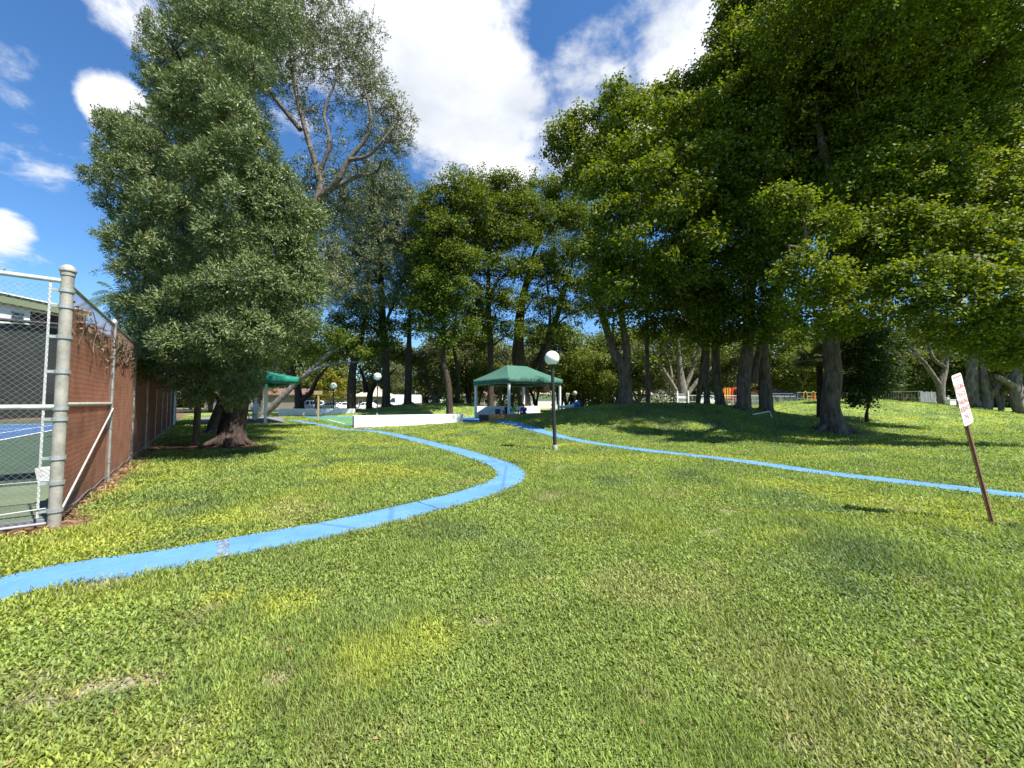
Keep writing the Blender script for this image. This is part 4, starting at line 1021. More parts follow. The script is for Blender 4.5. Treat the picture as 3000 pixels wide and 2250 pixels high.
# --- D: row of leafy trees behind the gazebo
def mixed(px, pyb, Y, name, label, stem, puffs, seed, bark='bark_dark', sty='broadfar', roots=5, **kw):
    b = at(px, Y)
    st = []
    for pts, rad in stem:
        q = [P(a, c, Y + d) for a, c, d in pts]
        st.append((q, rad))
    st[0][0].insert(0, b + Vector((0,0,-.2))); st[0][0].insert(1, b + Vector((0,0,.35)))
    st[0][1].insert(0, st[0][1][0]*1.45); st[0][1].insert(1, st[0][1][1]*1.08)
    return tree(name, label, b, st, puffs, sty, bark, 'leafy trees behind the gazebo' if 'gazebo' in kw.pop('grp', 'gazebo') else 'leafy trees on the mound', seed, roots=roots, **kw)
mixed(1318, 1203, 37, 'leafy_tree', 'leafy tree with leaning dark trunk left of the gazebo', [([(1312,1120,0),(1298,1050,0),(1300,950,0),(1310,800,0),(1320,640,0)], [0.311,0.281,0.252,0.207,0.148,0.0592])],
  PX([(1290,590,0,2.0),(1340,545,0,1.9),(1250,640,0,1.7),(1390,600,-.5,2.0),(1310,680,-1,2.1),(1250,740,-.5,1.8),(1350,760,-1.2,2.1),(1270,830,-.8,1.9),(1340,860,-1,1.9),(1240,900,-.3,1.6),(1300,930,-.5,1.6),(1365,960,0,1.3),(1255,960,0,1.3),(1310,1000,-.6,.9),(1300,720,2,2.3),(1360,640,2,2.2),(1280,870,1.5,2)], 37), 21)
mixed(1437, 1190, 41, 'leafy_tree', 'leafy tree whose thick trunk shows through the gazebo', [([(1437,1100,0),(1437,1000,0),(1430,850,0),(1440,650,0)], [0.348,0.333,0.296,0.222,0.074])],
  PX([(1430,550,0,2.0),(1490,545,0,1.8),(1400,600,1,1.9),(1480,620,-1,2.1),(1540,600,0,1.9),(1440,690,-1.4,2.2),(1520,700,-1,2.0),(1400,770,-.5,2.0),(1470,790,-1.5,2.1),(1440,880,-1,1.9),(1400,940,-.5,1.7),(1490,880,-.5,1.7),(1530,790,0,1.7),(1450,960,0,1.5),(1500,970,0,1.3),(1460,700,2,2.5),(1500,600,2,2.2)], 40), 22)
mixed(1540, 1185, 45, 'leafy_tree', 'leafy tree with massive fluted trunk behind the gazebo posts', [([(1522,1100,0),(1520,1020,0),(1530,880,0),(1580,680,0)], [0.703,0.703,0.592,0.37,0.074]), ([(1600,1150,0),(1590,1060,0),(1640,900,0),(1680,760,0)], [0.555,0.444,0.296,0.0888]), ([(1560,1090,1),(1610,960,1),(1600,800,1)], [0.296,0.222,0.074])],
  PX([(1590,560,0,2.1),(1650,570,0,2.0),(1610,650,-1,2.2),(1680,640,-1,2.1),(1560,680,0,2.0),(1640,740,-1.5,2.2),(1700,740,-1,2.0),(1580,790,-1,2.0),(1660,830,-1,2.0),(1720,830,-.5,1.8),(1560,880,-.5,1.8),(1620,900,-.5,1.7),(1690,910,0,1.7),(1560,960,0,1.4),(1640,970,0,1.3),(1720,640,1,2.3),(1750,700,0,2.0),(1740,900,0,1.7),(1760,800,0,1.8),(1640,640,2.5,2.4),(1600,800,2,2.4)], 43), 23, fluted=.22)
mixed(1342, 1183, 46, 'leafy_tree', 'slim dark trunked leafy tree just left of the gazebo canopy', [([(1343,1100,0),(1330,1000,0),(1345,850,0)], [0.222,0.207,0.163,0.0592])],
  PX([(1340,760,0,2.2),(1390,700,0,2.2),(1300,800,0,2.2),(1370,840,0,2.0),(1330,900,0,1.8),(1390,920,0,1.6)], 46), 24)
mixed(1195, 1180, 44, 'leafy_tree', 'leafy tree with straight dark trunk before the large white van', [([(1196,1100,0),(1198,1040,0),(1200,900,0)], [0.407,0.385,0.311,0.0888])],
  PX([(1220,830,0,2.1),(1270,770,0,2.2),(1190,890,0,1.9),(1250,900,0,1.9),(1220,960,0,1.6),(1280,880,.5,2.0),(1230,730,1,2.0)], 44), 25)
mixed(1031, 1190, 42, 'leafy_tree', 'leafy tree with flared root base at the end of far white wall', [([(1030,1130,0),(1038,1060,0),(1060,980,0),(1080,880,0)], [0.459,0.407,0.37,0.259,0.074]), ([(1040,1060,0),(1000,1000,0),(960,960,0)], [0.222,0.148,0.0592])],
  PX([(1040,970,0,1.5),(1090,950,0,1.6),(1000,950,0,1.4),(1060,900,0,1.7),(1120,1010,-.3,1.2),(1000,1010,-.3,1.0),(1080,1030,-.6,1.0),(1160,960,0,1.3),(970,990,0,1.0),(1040,1030,0,.9)], 42), 26, roots=8)

# --- E: big trees on the mound to the right
K = dict(grp='mound', sty='broad', bark='bark_grey')
mixed(1832, 1190, 21.5, 'mound_tree', 'forked grey trunk tree at the left end of the mound', [([(1832,1130,0),(1828,1090,0),(1800,1030,0),(1775,960,0),(1750,860,0),(1740,720,0)], [0.37,0.31,0.292,0.215,0.189,0.155,0.0688]), ([(1834,1090,0),(1836,1020,0),(1822,930,0),(1820,800,0),(1850,600,0)], [0.232,0.206,0.172,0.138,0.0516])],
  PX([(1650,400,3.2,1),(1640,450,3.7,0.8),(1700,370,3.4,1.1),(1730,450,3.2,1.1),(1790,330,2.5,1),(1800,270,0,0.8),(1780,420,2,1.2),(1700,520,3.2,1.1),(1850,350,-0.5,1.2),(1860,300,0,0.9),(1770,540,-1.5,1.3),(1840,460,-1.5,1.3),(1800,640,-1.8,1.4),(1750,740,-1.4,1.3),(1830,760,-1.6,1.3),(1770,850,-1,1.2),(1850,860,-1.2,1.2),(1800,930,-0.4,1),(1870,560,-1,1.3),(1850,700,-4,0.95),(1800,840,-3.5,0.8),(1900,500,-4,1),(1750,500,0.9,1.4),(1820,620,0.9,1.5),(1800,820,0.8,1.4),(1850,450,0.9,1.4)], 19.6, .9), 31, low=.5, **K)
mixed(1897, 1185, 25, 'mound_tree', 'very slim dark straight trunk right of the forked tree', [([(1897,1100,0),(1895,1000,0),(1897,850,0)], [0.146,0.138,0.12,0.0516])],
  PX([(1890,920,0,1.2),(1920,860,0,1.3),(1880,800,0,1.3),(1940,780,0,1.3),(1900,980,0,.8),(1930,950,-.5,.9)], 25), 32, roots=3, **K)
mixed(2044, 1190, 25, 'mound_tree', 'thin leaning trunk left of the pair of dark trunks', [([(2052,1110,0),(2062,1020,0),(2080,900,0)], [0.138,0.129,0.12,0.0516])],
  PX([(2040,940,0,1.1),(2000,900,0,1.2),(2080,900,0,1.2),(2030,840,0,1.3),(1990,970,0,.8),(2060,980,.3,.7)], 25), 33, roots=3, **K)
mixed(2070, 1199, 22, 'mound_tree', 'straight mid sized trunk beside the thin leaning one', [([(2068,1100,0),(2070,1000,0),(2060,800,0),(2000,560,0)], [0.155,0.148,0.141,0.113,0.0423])],
  PX([(1960,330,0,1.3),(1930,290,0,1.0),(2010,270,0,1.2),(1990,400,-.8,1.4),(1930,450,-.8,1.3),(2040,360,-.6,1.3),(1960,540,-1.2,1.4),(2040,480,-1,1.4),(1920,640,-1,1.3),(2000,650,-1.6,1.4),(1960,750,-1.4,1.3),(2060,620,-1,1.4),(2040,760,-1.6,1.4),(1990,850,-1.2,1.2),(2070,870,-1.2,1.2),(1930,850,-.6,1.2),(2080,240,0,1.2),
      (1960,620,-6.5,1.0),(2030,560,-6.5,1.0),(1940,760,-6,.9),(2060,700,-6.5,1.0),(1990,460,-6,1.0),(2080,440,-6,1.0),(1960,340,-5,1.0),(2050,330,-5,1.1),(2020,820,-5,.8),
      (1960,450,2,1.6),(2000,600,2.2,1.7),(1980,760,2,1.6),(2060,420,2,1.6)], 22), 34, roots=4, **K)
mixed(2108, 1198, 21.5, 'mound_tree', 'dark straight trunk spreading at its foot on the mound crest', [([(2100,1120,0),(2096,1000,0),(2110,850,0),(2150,600,0)], [0.239,0.219,0.204,0.155,0.0564])],
  PX([(2100,940,-1.8,1.0),(2060,920,-2,.9),(2140,920,-1.8,.95),(2100,870,-1.6,1.1),(2150,980,-1.2,.8),(2080,990,-1.2,.8),(2120,780,-1,1.2),(2100,660,0,1.4),(2140,560,.5,1.5)], 21.5), 35, roots=6, **K)
mixed(2178, 1203, 19.8, 'mound_tree', 'thick dark twin stemmed trunk in the middle of the mound', [([(2180,1100,0),(2192,1000,0),(2200,850,0),(2230,600,0),(2250,300,0)], [0.322,0.292,0.261,0.198,0.136,0.0496]), ([(2205,1120,.3),(2225,1020,.3),(2260,860,.3),(2320,700,.3)], [0.186,0.155,0.112,0.0372])],
  PX([(2170,60,0,1.2),(2140,120,-.3,1.1),(2150,30,0,1.0),(2210,-40,0,1.4),(2200,150,-1,1.4),(2130,200,-.8,1.2),(2160,290,-1.2,1.3),(2240,240,-1.4,1.4),(2120,320,-.8,1.2),(2180,400,-1.6,1.4),(2260,360,-1.6,1.4),(2120,450,-1,1.3),(2210,500,-1.8,1.4),(2270,90,-1,1.4),(2280,-60,-.5,1.4),(2150,560,-1.4,1.3),
      (2230,620,-2.2,1.3),(2160,680,-1.8,1.3),(2250,720,-2.2,1.2),(2180,790,-2,1.2),(2240,820,-2,1.1),(2200,900,-1.4,1.0),(2260,930,-1,1.0),(2210,970,-.6,.9),(2180,200,2,1.8),(2230,380,2.2,1.8),(2200,560,2.2,1.8),(2230,720,2,1.7)], 19.8), 36, roots=6, low=.5, **K)
mixed(2243, 1201, 20.3, 'mound_tree', 'thick rough trunk beside the white pipe on the mound', [([(2240,1100,0),(2236,1000,0),(2300,800,0),(2360,560,0),(2420,250,0)], [0.31,0.28,0.248,0.186,0.124,0.0435])],
  PX([(2340,20,0,1.5),(2420,-40,0,1.6),(2330,150,-1,1.5),(2400,120,-1,1.5),(2350,280,-1.5,1.5),(2430,250,-1.5,1.5),(2330,420,-1.6,1.4),(2410,390,-2,1.5),(2310,540,-1.8,1.4),(2380,520,-2.2,1.4),(2320,650,-2,1.3),(2490,50,-.5,1.6),(2500,180,-1,1.6),(2490,330,-1.4,1.5),(2350,300,2,2),(2400,480,2,2),(2420,120,2,2),(2340,640,2,1.8)], 20.3), 37, roots=6, low=.5, **K)
# the largest trunk, with boughs reaching towards the viewer
b8 = at(2438, 16.8)
puff8 = PX([ # lit low boughs left of the trunk
 (2330,590,-3.6,.65),(2290,570,-3.4,.55),(2250,590,-3.2,.5),(2360,620,-3.6,.6),(2290,640,-3.4,.7),(2440,640,-3.8,.7),(2480,670,-3.6,.6),(2390,680,-3.6,.75),
 (2330,770,-4.4,.55),(2370,740,-4.4,.5),(2420,790,-4.4,.6),(2460,810,-4.2,.5),(2300,810,-4.2,.55),(2380,830,-4.4,.7),(2480,850,-4,.5),(2330,880,-4,.65),(2420,890,-4,.6),(2300,930,-3.4,.5),(2370,940,-3.4,.6),(2460,930,-3.2,.6),(2420,960,-2.4,.7),(2490,960,-2.2,.6),(2350,990,-2.4,.45),
 # right boughs
 (2600,800,-4.4,.55),(2640,790,-4.6,.55),(2690,800,-4.8,.6),(2570,850,-4.2,.5),(2630,850,-4.6,.65),(2740,780,-5,.6),(2800,790,-5,.65),(2850,800,-5,.6),(2780,840,-5,.7),(2700,870,-4.8,.7),(2840,870,-5,.7),(2900,810,-5,.65),(2960,830,-5.2,.65),(2920,880,-5,.75),(2990,890,-5,.7),(2760,910,-4.8,.75),(2850,940,-4.6,.75),(2670,920,-4.4,.6),(2940,960,-4.6,.8),(2780,980,-4.2,.65),(2860,1010,-4,.6),(3000,990,-4.4,.75),(2950,1040,-4,.6),(2720,960,-4.2,.5),(3060,900,-5,.8),(3080,1000,-4.4,.8),(3160,880,-5,.9),(3200,980,-4.6,.9),(3010,1060,-3.8,.5),
 (2560,910,-3.6,.5),(2610,930,-3.6,.5),
 # main crown
 (2500,540,-2,1.1),(2560,480,-2.2,1.2),(2620,560,-2.4,1.2),(2680,480,-2.4,1.2),(2740,560,-2.6,1.2),(2800,500,-2.6,1.2),(2860,600,-2.8,1.2),(2600,660,-2.8,1.1),(2680,670,-3,1.1),(2760,680,-3.2,1.1),(2840,700,-3.2,1.1),(2920,680,-3.2,1.1),(2920,540,-2.8,1.2),(2980,600,-3,1.2),(3000,720,-3.4,1.1),(2540,700,-2.6,1.0),(2560,780,-2.4,1.0),(2640,740,-3,1.0),(2880,760,-3.6,1.0),(2960,770,-3.8,1.0),(3080,640,-3,1.3),(3120,760,-3.6,1.2),
 (2570,360,-1,1.3),(2650,380,-1.4,1.3),(2730,400,-1.6,1.3),(2800,370,-1.4,1.3),(2870,420,-1.8,1.3),(2950,430,-2,1.3),(2580,240,-.4,1.4),(2660,260,-.8,1.4),(2740,270,-.8,1.3),(2820,260,-.6,1.3),(2900,310,-1,1.3),(2980,320,-1.4,1.3),(2560,110,0,1.4),(2640,130,0,1.4),(2720,150,0,1.3),(2800,170,.4,1.1),(2870,190,.4,1.0),(2950,220,0,1.1),(2560,0,.5,1.4),(2640,10,.5,1.3),(2690,50,.5,1.1),(2620,-80,.5,1.4),(2860,90,.6,.65),(2900,60,.6,.55),(2960,140,.4,.7),(3000,200,0,1.0),(2780,40,.6,.5),(2750,70,.6,.6),(3050,340,-1,1.4),(3060,480,-2,1.4),(2700,-40,1,1.2),(3100,220,0,1.2),
 (2600,420,2,1.8),(2720,350,2,1.8),(2840,420,2,1.8),(2660,560,2,1.8),(2780,600,2,1.8),(2900,560,2,1.8),(2600,700,1.5,1.5),(2580,200,2.5,1.8),(2720,200,2.5,1.6),(2540,860,.5,.9),(2960,360,2,1.8),(3000,720,1,1.6),(2880,760,1,1.5),(2500,420,1,1.5),(2480,560,.5,1.3),(2480,740,0,1.1),(2440,860,-.6,1.0)], 16.8) + auto((16.5, 14.3, 19.0), (6.5, 3.2, 4.2), 24, 1.6, 91, .5)  # last group: unseen foliage added overhead to shade the mound trees
tree('mound_tree', 'largest tree with thick bare trunk and boughs spreading over the right lawn', b8,
  [([b8 + Vector((.05,0,-.3)), b8 + Vector((0,0,.25)), P(2432,1190,16.8), P(2440,1100,16.8), P(2436,1010,16.8), P(2460,900,16.6), P(2490,740,16.5), P(2520,560,16.5), P(2540,300,16.6), P(2560,80,16.8)], [.72,.46,.35,.32,.30,.27,.25,.22,.16,.06]),
   ([P(2480,720,16.5), P(2600,560,16), P(2740,430,15.8), P(2880,300,16)], [.3,.24,.17,.07]),
   ([P(2500,640,16.7), P(2430,500,17.2), P(2400,380,17.6), P(2390,300,17.8)], [.24,.2,.15,.06]),
   ([P(2470,820,16.5), P(2600,760,14.5), P(2760,760,13), P(2920,790,12.4), P(3060,860,12.2)], [.26,.22,.17,.12,.05]),
   ([P(2450,880,16.6), P(2420,800,14.5), P(2370,740,13), P(2310,720,12.6)], [.2,.15,.1,.04])],
  puff8, 'broadnear', 'bark_grey', 'leafy trees on the mound', 38, roots=8, low=.55, twigs=3, twig_r=.014)
#@@SECTION5
# ------------------------------------------------------------------ old fig trees and specimen trees
def quick(px, Y, name, label, stems, puffs, seed, sty='far', bark='bark_pale', roots=5, group=None, base=None, **kw):
    b = at(px, Y) if base is None else base; st = []
    for k, (pts, rad) in enumerate(stems):
        q = [P(a, c, Y + d) for a, c, d in pts]
        if k == 0: q = [b + Vector((0,0,-.2)), b + Vector((0,0,.3))] + q; rad = [rad[0]*1.35, rad[0]*1.1] + rad
        st.append((q, rad))
    return tree(name, label, b, st, puffs, sty, bark, group, seed, roots=roots, **kw)
FIG = 'pale barked fig trees'
quick(776, 38.5, 'fig_tree', 'pale fig trunk leaning far to the right behind the left shelter', [([(800,1190,0),(840,1150,0),(880,1110,0),(920,1085,0),(980,1065,0),(1050,1060,0)], [0.34,0.306,0.255,0.221,0.178,0.128,0.0595]), ([(772,1205,.4),(776,1170,.5),(782,1130,.5),(800,1080,.5),(840,1030,.5)], [0.306,0.255,0.221,0.178,0.128,0.0595]), ([(900,1095,0),(960,1040,0),(1010,1010,0)], [0.255,0.212,0.17,0.068])],
  PX([(960,980,0,1.3),(900,960,0,1.3),(1010,1000,-.5,1.1),(850,990,0,1.2),(940,1040,.8,.9,.7),(880,1020,.5,1.1),(1060,1040,0,.8),(800,1000,.5,1.2),(820,940,1,1.4)], 38.5), 41, 'broadfar', group=FIG)
quick(880, 47, 'fig_tree', 'dark forked fig trunk behind the far white wall', [([(876,1170,0),(872,1140,0),(860,1100,0),(850,1060,0)], [0.51,0.425,0.357,0.255,0.085]), ([(876,1178,0),(910,1150,0),(930,1110,0),(965,1070,0)], [0.34,0.289,0.238,0.17,0.085])],
  PX([(860,1040,0,1.6),(920,1030,0,1.6),(980,1050,0,1.4),(800,1060,1,1.5),(890,980,1,1.9),(1000,1000,0,1.6)], 47), 42, 'far', 'bark_dark', group=FIG)
quick(1082, 50, 'fig_tree', 'slanting dark limbed fig tree left of the large white van', [([(1085,1150,0),(1105,1120,0),(1130,1105,0),(1160,1080,0)], [0.383,0.34,0.255,0.17,0.068]), ([(1072,1150,0),(1066,1110,0),(1050,1070,0)], [0.34,0.255,0.17,0.068])],
  PX([(1100,1050,0,1.8),(1160,1040,0,1.7),(1050,1040,0,1.7),(1130,990,.5,2.0),(1200,1050,0,1.4)], 50), 43, 'far', 'bark_dark', group=FIG)
quick(2000, 46, 'fig_tree', 'many stemmed pale fig fanning out behind the grey plank gate', [([(2000,1150,0),(1995,1110,0),(1990,1050,0),(1985,980,0)], [0.595,0.51,0.383,0.255,0.102]), ([(2005,1170,0),(2040,1120,0),(2080,1080,0),(2110,1040,0)], [0.297,0.255,0.212,0.153,0.068]), ([(1990,1160,0),(1960,1110,0),(1930,1060,0),(1910,1010,0)], [0.297,0.255,0.212,0.153,0.068]), ([(2000,1150,0),(2030,1080,0),(2050,1010,0),(2060,960,0)], [0.297,0.255,0.187,0.128,0.051]), ([(1985,1170,0),(1970,1130,0),(1965,1080,0),(1950,1030,0)], [0.212,0.187,0.17,0.119,0.051])],
  PX([(1980,960,0,2.0),(2060,980,0,1.9),(1910,990,0,1.8),(2020,900,1,2.2),(2110,1020,0,1.6),(1930,1060,.8,1.4),(2060,1070,1,1.3),(2000,1030,1.2,1.6),(1880,1050,0,1.4)], 46, dens=.8), 44, 'far', group=FIG)
quick(2758, 36, 'fig_tree', 'pale sunlit fig with two forked limbs beside the grey plank screen', [([(2757,1160,0),(2758,1120,0),(2770,1080,0),(2776,1040,0)], [0.306,0.289,0.255,0.187,0.085]), ([(2756,1135,0),(2720,1080,0),(2690,1045,0),(2640,1020,0),(2600,1010,0)], [0.221,0.187,0.17,0.128,0.085,0.0425]), ([(2700,1055,0),(2670,1020,0),(2650,985,0),(2640,960,0)], [0.136,0.111,0.085,0.051]), ([(2768,1075,0),(2735,1050,0),(2720,1010,0),(2705,970,0)], [0.17,0.136,0.102,0.051])],
  PX([(2660,960,.5,1.5),(2720,950,0,1.5),(2620,1010,.8,1.1,.6),(2760,990,.3,1.3),(2690,990,1,1.4),(2790,1040,.5,1.0)], 36), 45, 'fargrey', group=FIG)
quick(2862, 29.5, 'fig_tree', 'thick grey fig with buttress roots behind the leaning sign', [([(2848,1180,0),(2846,1120,0),(2850,1060,0),(2858,1000,0),(2850,940,0)], [0.425,0.357,0.315,0.272,0.221,0.085]), ([(2886,1200,-.4),(2892,1170,-.4),(2884,1130,-.3),(2880,1060,-.2),(2900,1000,0)], [0.357,0.323,0.272,0.238,0.17,0.085]), ([(2895,1165,-.4),(2925,1130,-.6),(2945,1100,-.6),(2990,1080,-.6)], [0.221,0.187,0.136,0.085,0.0425])],
  PX([(2850,980,0,1.2),(2900,960,0,1.3),(2950,1000,0,1.2),(2820,1020,.6,1.0),(2990,1060,0,1.0),(2900,1040,1,1.2,.7),(2930,920,0,1.5)], 29.5), 46, 'broadfar', roots=11, group=FIG)
quick(2992, 28, 'fig_tree', 'grey fig at the right border with a cut bough pointing left', [([(2985,1190,0),(2975,1140,0),(2980,1080,0),(3000,1020,0)], [0.391,0.34,0.297,0.238,0.102]), ([(2975,1135,0),(2950,1118,-.2),(2920,1102,-.3)], [0.221,0.187,0.162,0.145]), ([(2990,1150,0),(3020,1110,0),(3060,1060,0)], [0.272,0.221,0.17,0.085])],
  PX([(2990,1010,0,1.4),(3050,1020,0,1.4),(2940,1050,.8,1.1,.7),(3090,1060,0,1.4),(3030,950,.5,1.6)], 28), 47, 'broadfar', roots=11, group=FIG)
# slim far trees: three builds, then copies
GRP = 'small pale stemmed trees in the far park'
def far_proto(seed, sty, bark, h, label, Y, px):
    b = at(px, Y); g = random.Random(seed); stems = []
    for k in range(4):
        t = g.random()*6.28; L = g.uniform(.9, 2.2); z = h * .55
        stems.append(([b + Vector((0,0,-.2)), b + Vector((math.cos(t)*L*.2, math.sin(t)*L*.2, z*.35)), b + Vector((math.cos(t)*L*.7, math.sin(t)*L*.7, z*.75)), b + Vector((math.cos(t)*L*1.5, math.sin(t)*L*1.5, h*.78))], [.24 if k == 0 else .18, .16, .12, .04]))
    pf = auto(b + Vector((0,0,h*.62)), (h*.42, h*.42, h*.36), 17, h*.16, seed, .9, zmin=b.z + h*.22)
    return tree('park_tree', label, b, stems, pf, sty, bark, GRP, seed, twigs=3)
spots = [  # px, Y, proto, scale, turn, label
 (1740, 58, 0, 1.0, 0, 'sunlit small tree seen between the lamp globe and the forked trunk'),
 (1958, 62, 1, 1.0, 0, 'small grey green tree above the white flowering bush'),
 (1250, 73, 2, 1.0, 0, 'small light green tree right of the large white van'),
 (1660, 66, 1, 1.05, 1.1, 'small grey green tree past the gazebo right post'),
 (1790, 52, 2, .85, 2.0, 'small tree close behind the forked trunk, left side'),
 (1870, 56, 0, .95, 2.7, 'small tree between the forked and the very slim trunk'),
 (1400, 68, 0, 1.1, 4.0, 'small tree seen past the gazebo left post'),
 (1470, 62, 1, 1.0, 5.0, 'small grey green tree behind the gazebo people'),
 (1570, 70, 2, 1.15, .6, 'small tree glimpsed under the gazebo canopy at right'),
 (1330, 74, 2, 1.1, 3.3, 'small tree behind the leaning dark trunk'),
 (2150, 66, 0, 1.15, 1.9, 'small tree behind the red playground slide'),
 (2300, 78, 1, 1.2, 2.5, 'small tree before the red roofed house'),
 (2370, 70, 2, 1.2, .2, 'small tree behind the yellow climbing frame'),
 (2560, 50, 1, 1.0, 4.4, 'small grey green tree left of the pale forked fig'),
 (2640, 56, 1, 1.15, .9, 'larger grey green tree behind the chain link fence'),
 (2700, 48, 2, .8, 5.4, 'low tree directly behind the grey plank screen'),
 (2830, 46, 1, 1.1, 3.0, 'grey green tree between the two right hand figs'),
 (2930, 44, 0, 1.1, 1.4, 'tree filling the gap right of the buttressed fig'),
 (3050, 42, 1, 1.1, 2.2, 'grey green tree at the right picture border'),
 (1180, 80, 1, 1.1, 2.9, 'small grey green tree beyond the van roof'),
 (760, 62, 0, .9, 3.7, 'small tree above the tan house wall'),
 (620, 55, 2, 1.0, 1.0, 'small tree glimpsed beneath the big feathery crown'),
 (560, 70, 0, 1.1, 5.7, 'small tree past the white gate frame'),
 (1280, 54, 1, 1.25, 0.4, 'taller grey green tree between the two straight trunks left of the gazebo'),
 (1375, 56, 2, 1.3, 1.7, 'tall dark stemmed tree filling the gap left of the gazebo canopy'),
 (1500, 66, 1, 1.45, 2.2, 'tall grey green tree above the gazebo ridge'),
 (1640, 56, 2, 1.3, 3.1, 'tall dark stemmed tree directly behind the lamp globe'),
 (1705, 64, 0, 1.4, 4.2, 'tall pale tree left of the forked trunk'),
 (1810, 64, 2, 1.4, 5.0, 'tall dark stemmed tree right behind the forked trunk'),
 (1920, 52, 1, 1.2, 0.9, 'grey green tree right of the very slim trunk'),
 (2040, 60, 2, 1.4, 2.6, 'tall dark stemmed tree behind the thin leaning trunk'),
 (2120, 54, 1, 1.25, 3.6, 'grey green tree above the red playground slide'),
 (2230, 58, 2, 1.35, 4.6, 'tall dark stemmed tree between the two thick trunks'),
 (2330, 54, 0, 1.2, 5.5, 'pale stemmed tree left of the fan palm'),
 (2480, 58, 2, 1.35, 1.2, 'tall dark stemmed tree right of the largest trunk'),
 (2600, 64, 2, 1.4, 2.0, 'tall dark stemmed tree far behind the wire fence'),
 (930, 66, 0, 1.2, 0.7, 'pale stemmed tree above the yellow green shrub'),
 (690, 66, 1, 1.2, 4.9, 'grey green tree over the tan house roof'),
]
protos = {}
for px, Y, k, sc, tr, lab in spots:
    if k not in protos:
        protos[k] = far_proto(60 + k, ('far','fargrey','far')[k], ('bark_pale','bark_pale','bark_dark')[k], (8.8, 8.4, 9.6)[k], lab, Y, px); continue
    c = copy_tree(protos[k]); c.location = at(px, Y); c.rotation_euler = (0, 0, tr); c.scale = (sc, sc, sc); c['label'] = lab
# shrubs
def shrub(name, label, px, Y, lst, sty, seed, cols, h0=.0):
    b = at(px, Y); STY['_s'] = dict(STY[sty], col=cols)
    pf = PX(lst, Y); return tree(name, label, b, [([b + Vector((0,0,-.1)), b + Vector((0,0,.4)), b + Vector((.1,0,1.0))], [.12,.09,.04])], pf, '_s', 'bark_dark', None, seed, 'shrub', twigs=2)
shrub('shrub', 'yellow green leafy shrub beside the white cars', 972, 62, [(950,1130,0,1.1),(990,1125,0,1.1),(970,1105,0,.9),(945,1160,0,1.1),(985,1160,-.4,1.2),(1000,1150,0,.9),(960,1090,0,.7)], 'far', 71, [(.16,.20,.02),(.26,.24,.02),(.12,.16,.02),(.3,.2,.03)])
shrub('shrub', 'whitish flowering bush beside the grey plank gate', 1945, 47, [(1920,1165,0,.8),(1950,1155,0,.9),(1970,1165,-.2,.8),(1940,1175,-.4,.8),(1960,1180,-.4,.7),(1900,1178,0,.6)], 'fargrey', 72, [(.5,.5,.5),(.35,.37,.33),(.6,.6,.6),(.2,.23,.17)])
shrub('shrub', 'dark round shrub immediately right of the largest trunk', 2535, 23, [(2510,1010,0,.8),(2560,1050,0,.9),(2520,1080,-.3,.9),(2580,1100,0,.8),(2540,1130,-.3,.9),(2500,1140,0,.8),(2590,1140,.3,.6),(2520,1170,0,.6),(2490,960,.5,.9),(2550,970,.5,1.0),(2600,1010,.6,.9),(2480,1060,.2,.8),(2610,1080,.6,.7)], 'broad', 73, [(.035,.06,.015),(.045,.07,.018)])
# palms
def palm(name, label, base, h, r, n, L, seed, fan=False, tilt=0, col=(.07,.11,.03), bark='bark_grey'):
    g = random.Random(seed); base = Vector(base); root = empty(name, base, 0, label, 'palm')
    m = MB(); m.tube([(0,0,-.2),(tilt*.2,0,h*.3),(tilt*.6,0,h*.7),(tilt,0,h)], [r*1.35,r,r*.95,r*.8], 12); m.build('trunk', MAT[bark], root, smooth=True)
    V = []; C = []
    for k in range(n):
        az = 2*PI*k/n + g.uniform(-.2,.2); el = g.uniform(-.35, 1.15); st = Vector((tilt,0,h)); d = Vector((math.cos(az)*math.cos(el), math.sin(az)*math.cos(el), math.sin(el)))
        c = Vector(col) * g.uniform(.7, 1.4)
        if fan:
            hub = st + d * L * .55; side = d.cross(Vector((0,0,1))).normalized(); upv = side.cross(d).normalized()
            V.append([st - side*.012, hub - side*.01, hub + side*.01, st + side*.012]); C.append(c)
            for j in range(17):
                t = (j - 8) / 8 * 1.9; dd = d*math.cos(t) + side*math.sin(t); e = hub + dd*L*.62 + Vector((0,0,-.12*L*abs(t) - .1)); mid = hub + dd*L*.36
                w = (side*math.cos(t) - d*math.sin(t)) * L*.045; V.append([hub, mid - w, e, mid + w]); C.append(c * g.uniform(.8,1.2))
        else:
            pts = [st + d*L*s + Vector((0,0,-.75*L*s*s*math.cos(el)**.5 if s else 0)) for s in [i/14 for i in range(15)]]
            for i in range(1, 15):
                a, b = pts[i-1], pts[i]; t = (b-a).normalized(); side = t.cross(Vector((0,0,1))).normalized()
                V.append([a - side*.025, b - side*.02, b + side*.02, a + side*.025]); C.append(c)
                for s in (-1, 1):
                    for j in range(3):
                        o = a.lerp(b, j/3); ll = L*.24*math.sin(PI*(.1 + .85*i/15)); e = o + side*s*ll*.8 + t*ll*.45 + Vector((0,0,-ll*g.uniform(.2,.7)))
                        q = o.lerp(e, .5); V.append([o, q + t*.03, e, q - t*.03]); C.append(c * g.uniform(.8,1.25))
    V = np.array([[tuple(p) for p in q] for q in V]); C = np.array([tuple(c) for c in C])
    np_mesh('crown', V.reshape(-1,3), np.arange(len(V)*4).reshape(-1,4), np.repeat(C,4,0), MAT['leaf'], root)
b = at(335, 40); palm('palm', 'tall feathery palm rising beyond the tennis court fence', b, P(335,865,40).z - b.z, .2, 20, 3.2, 81)
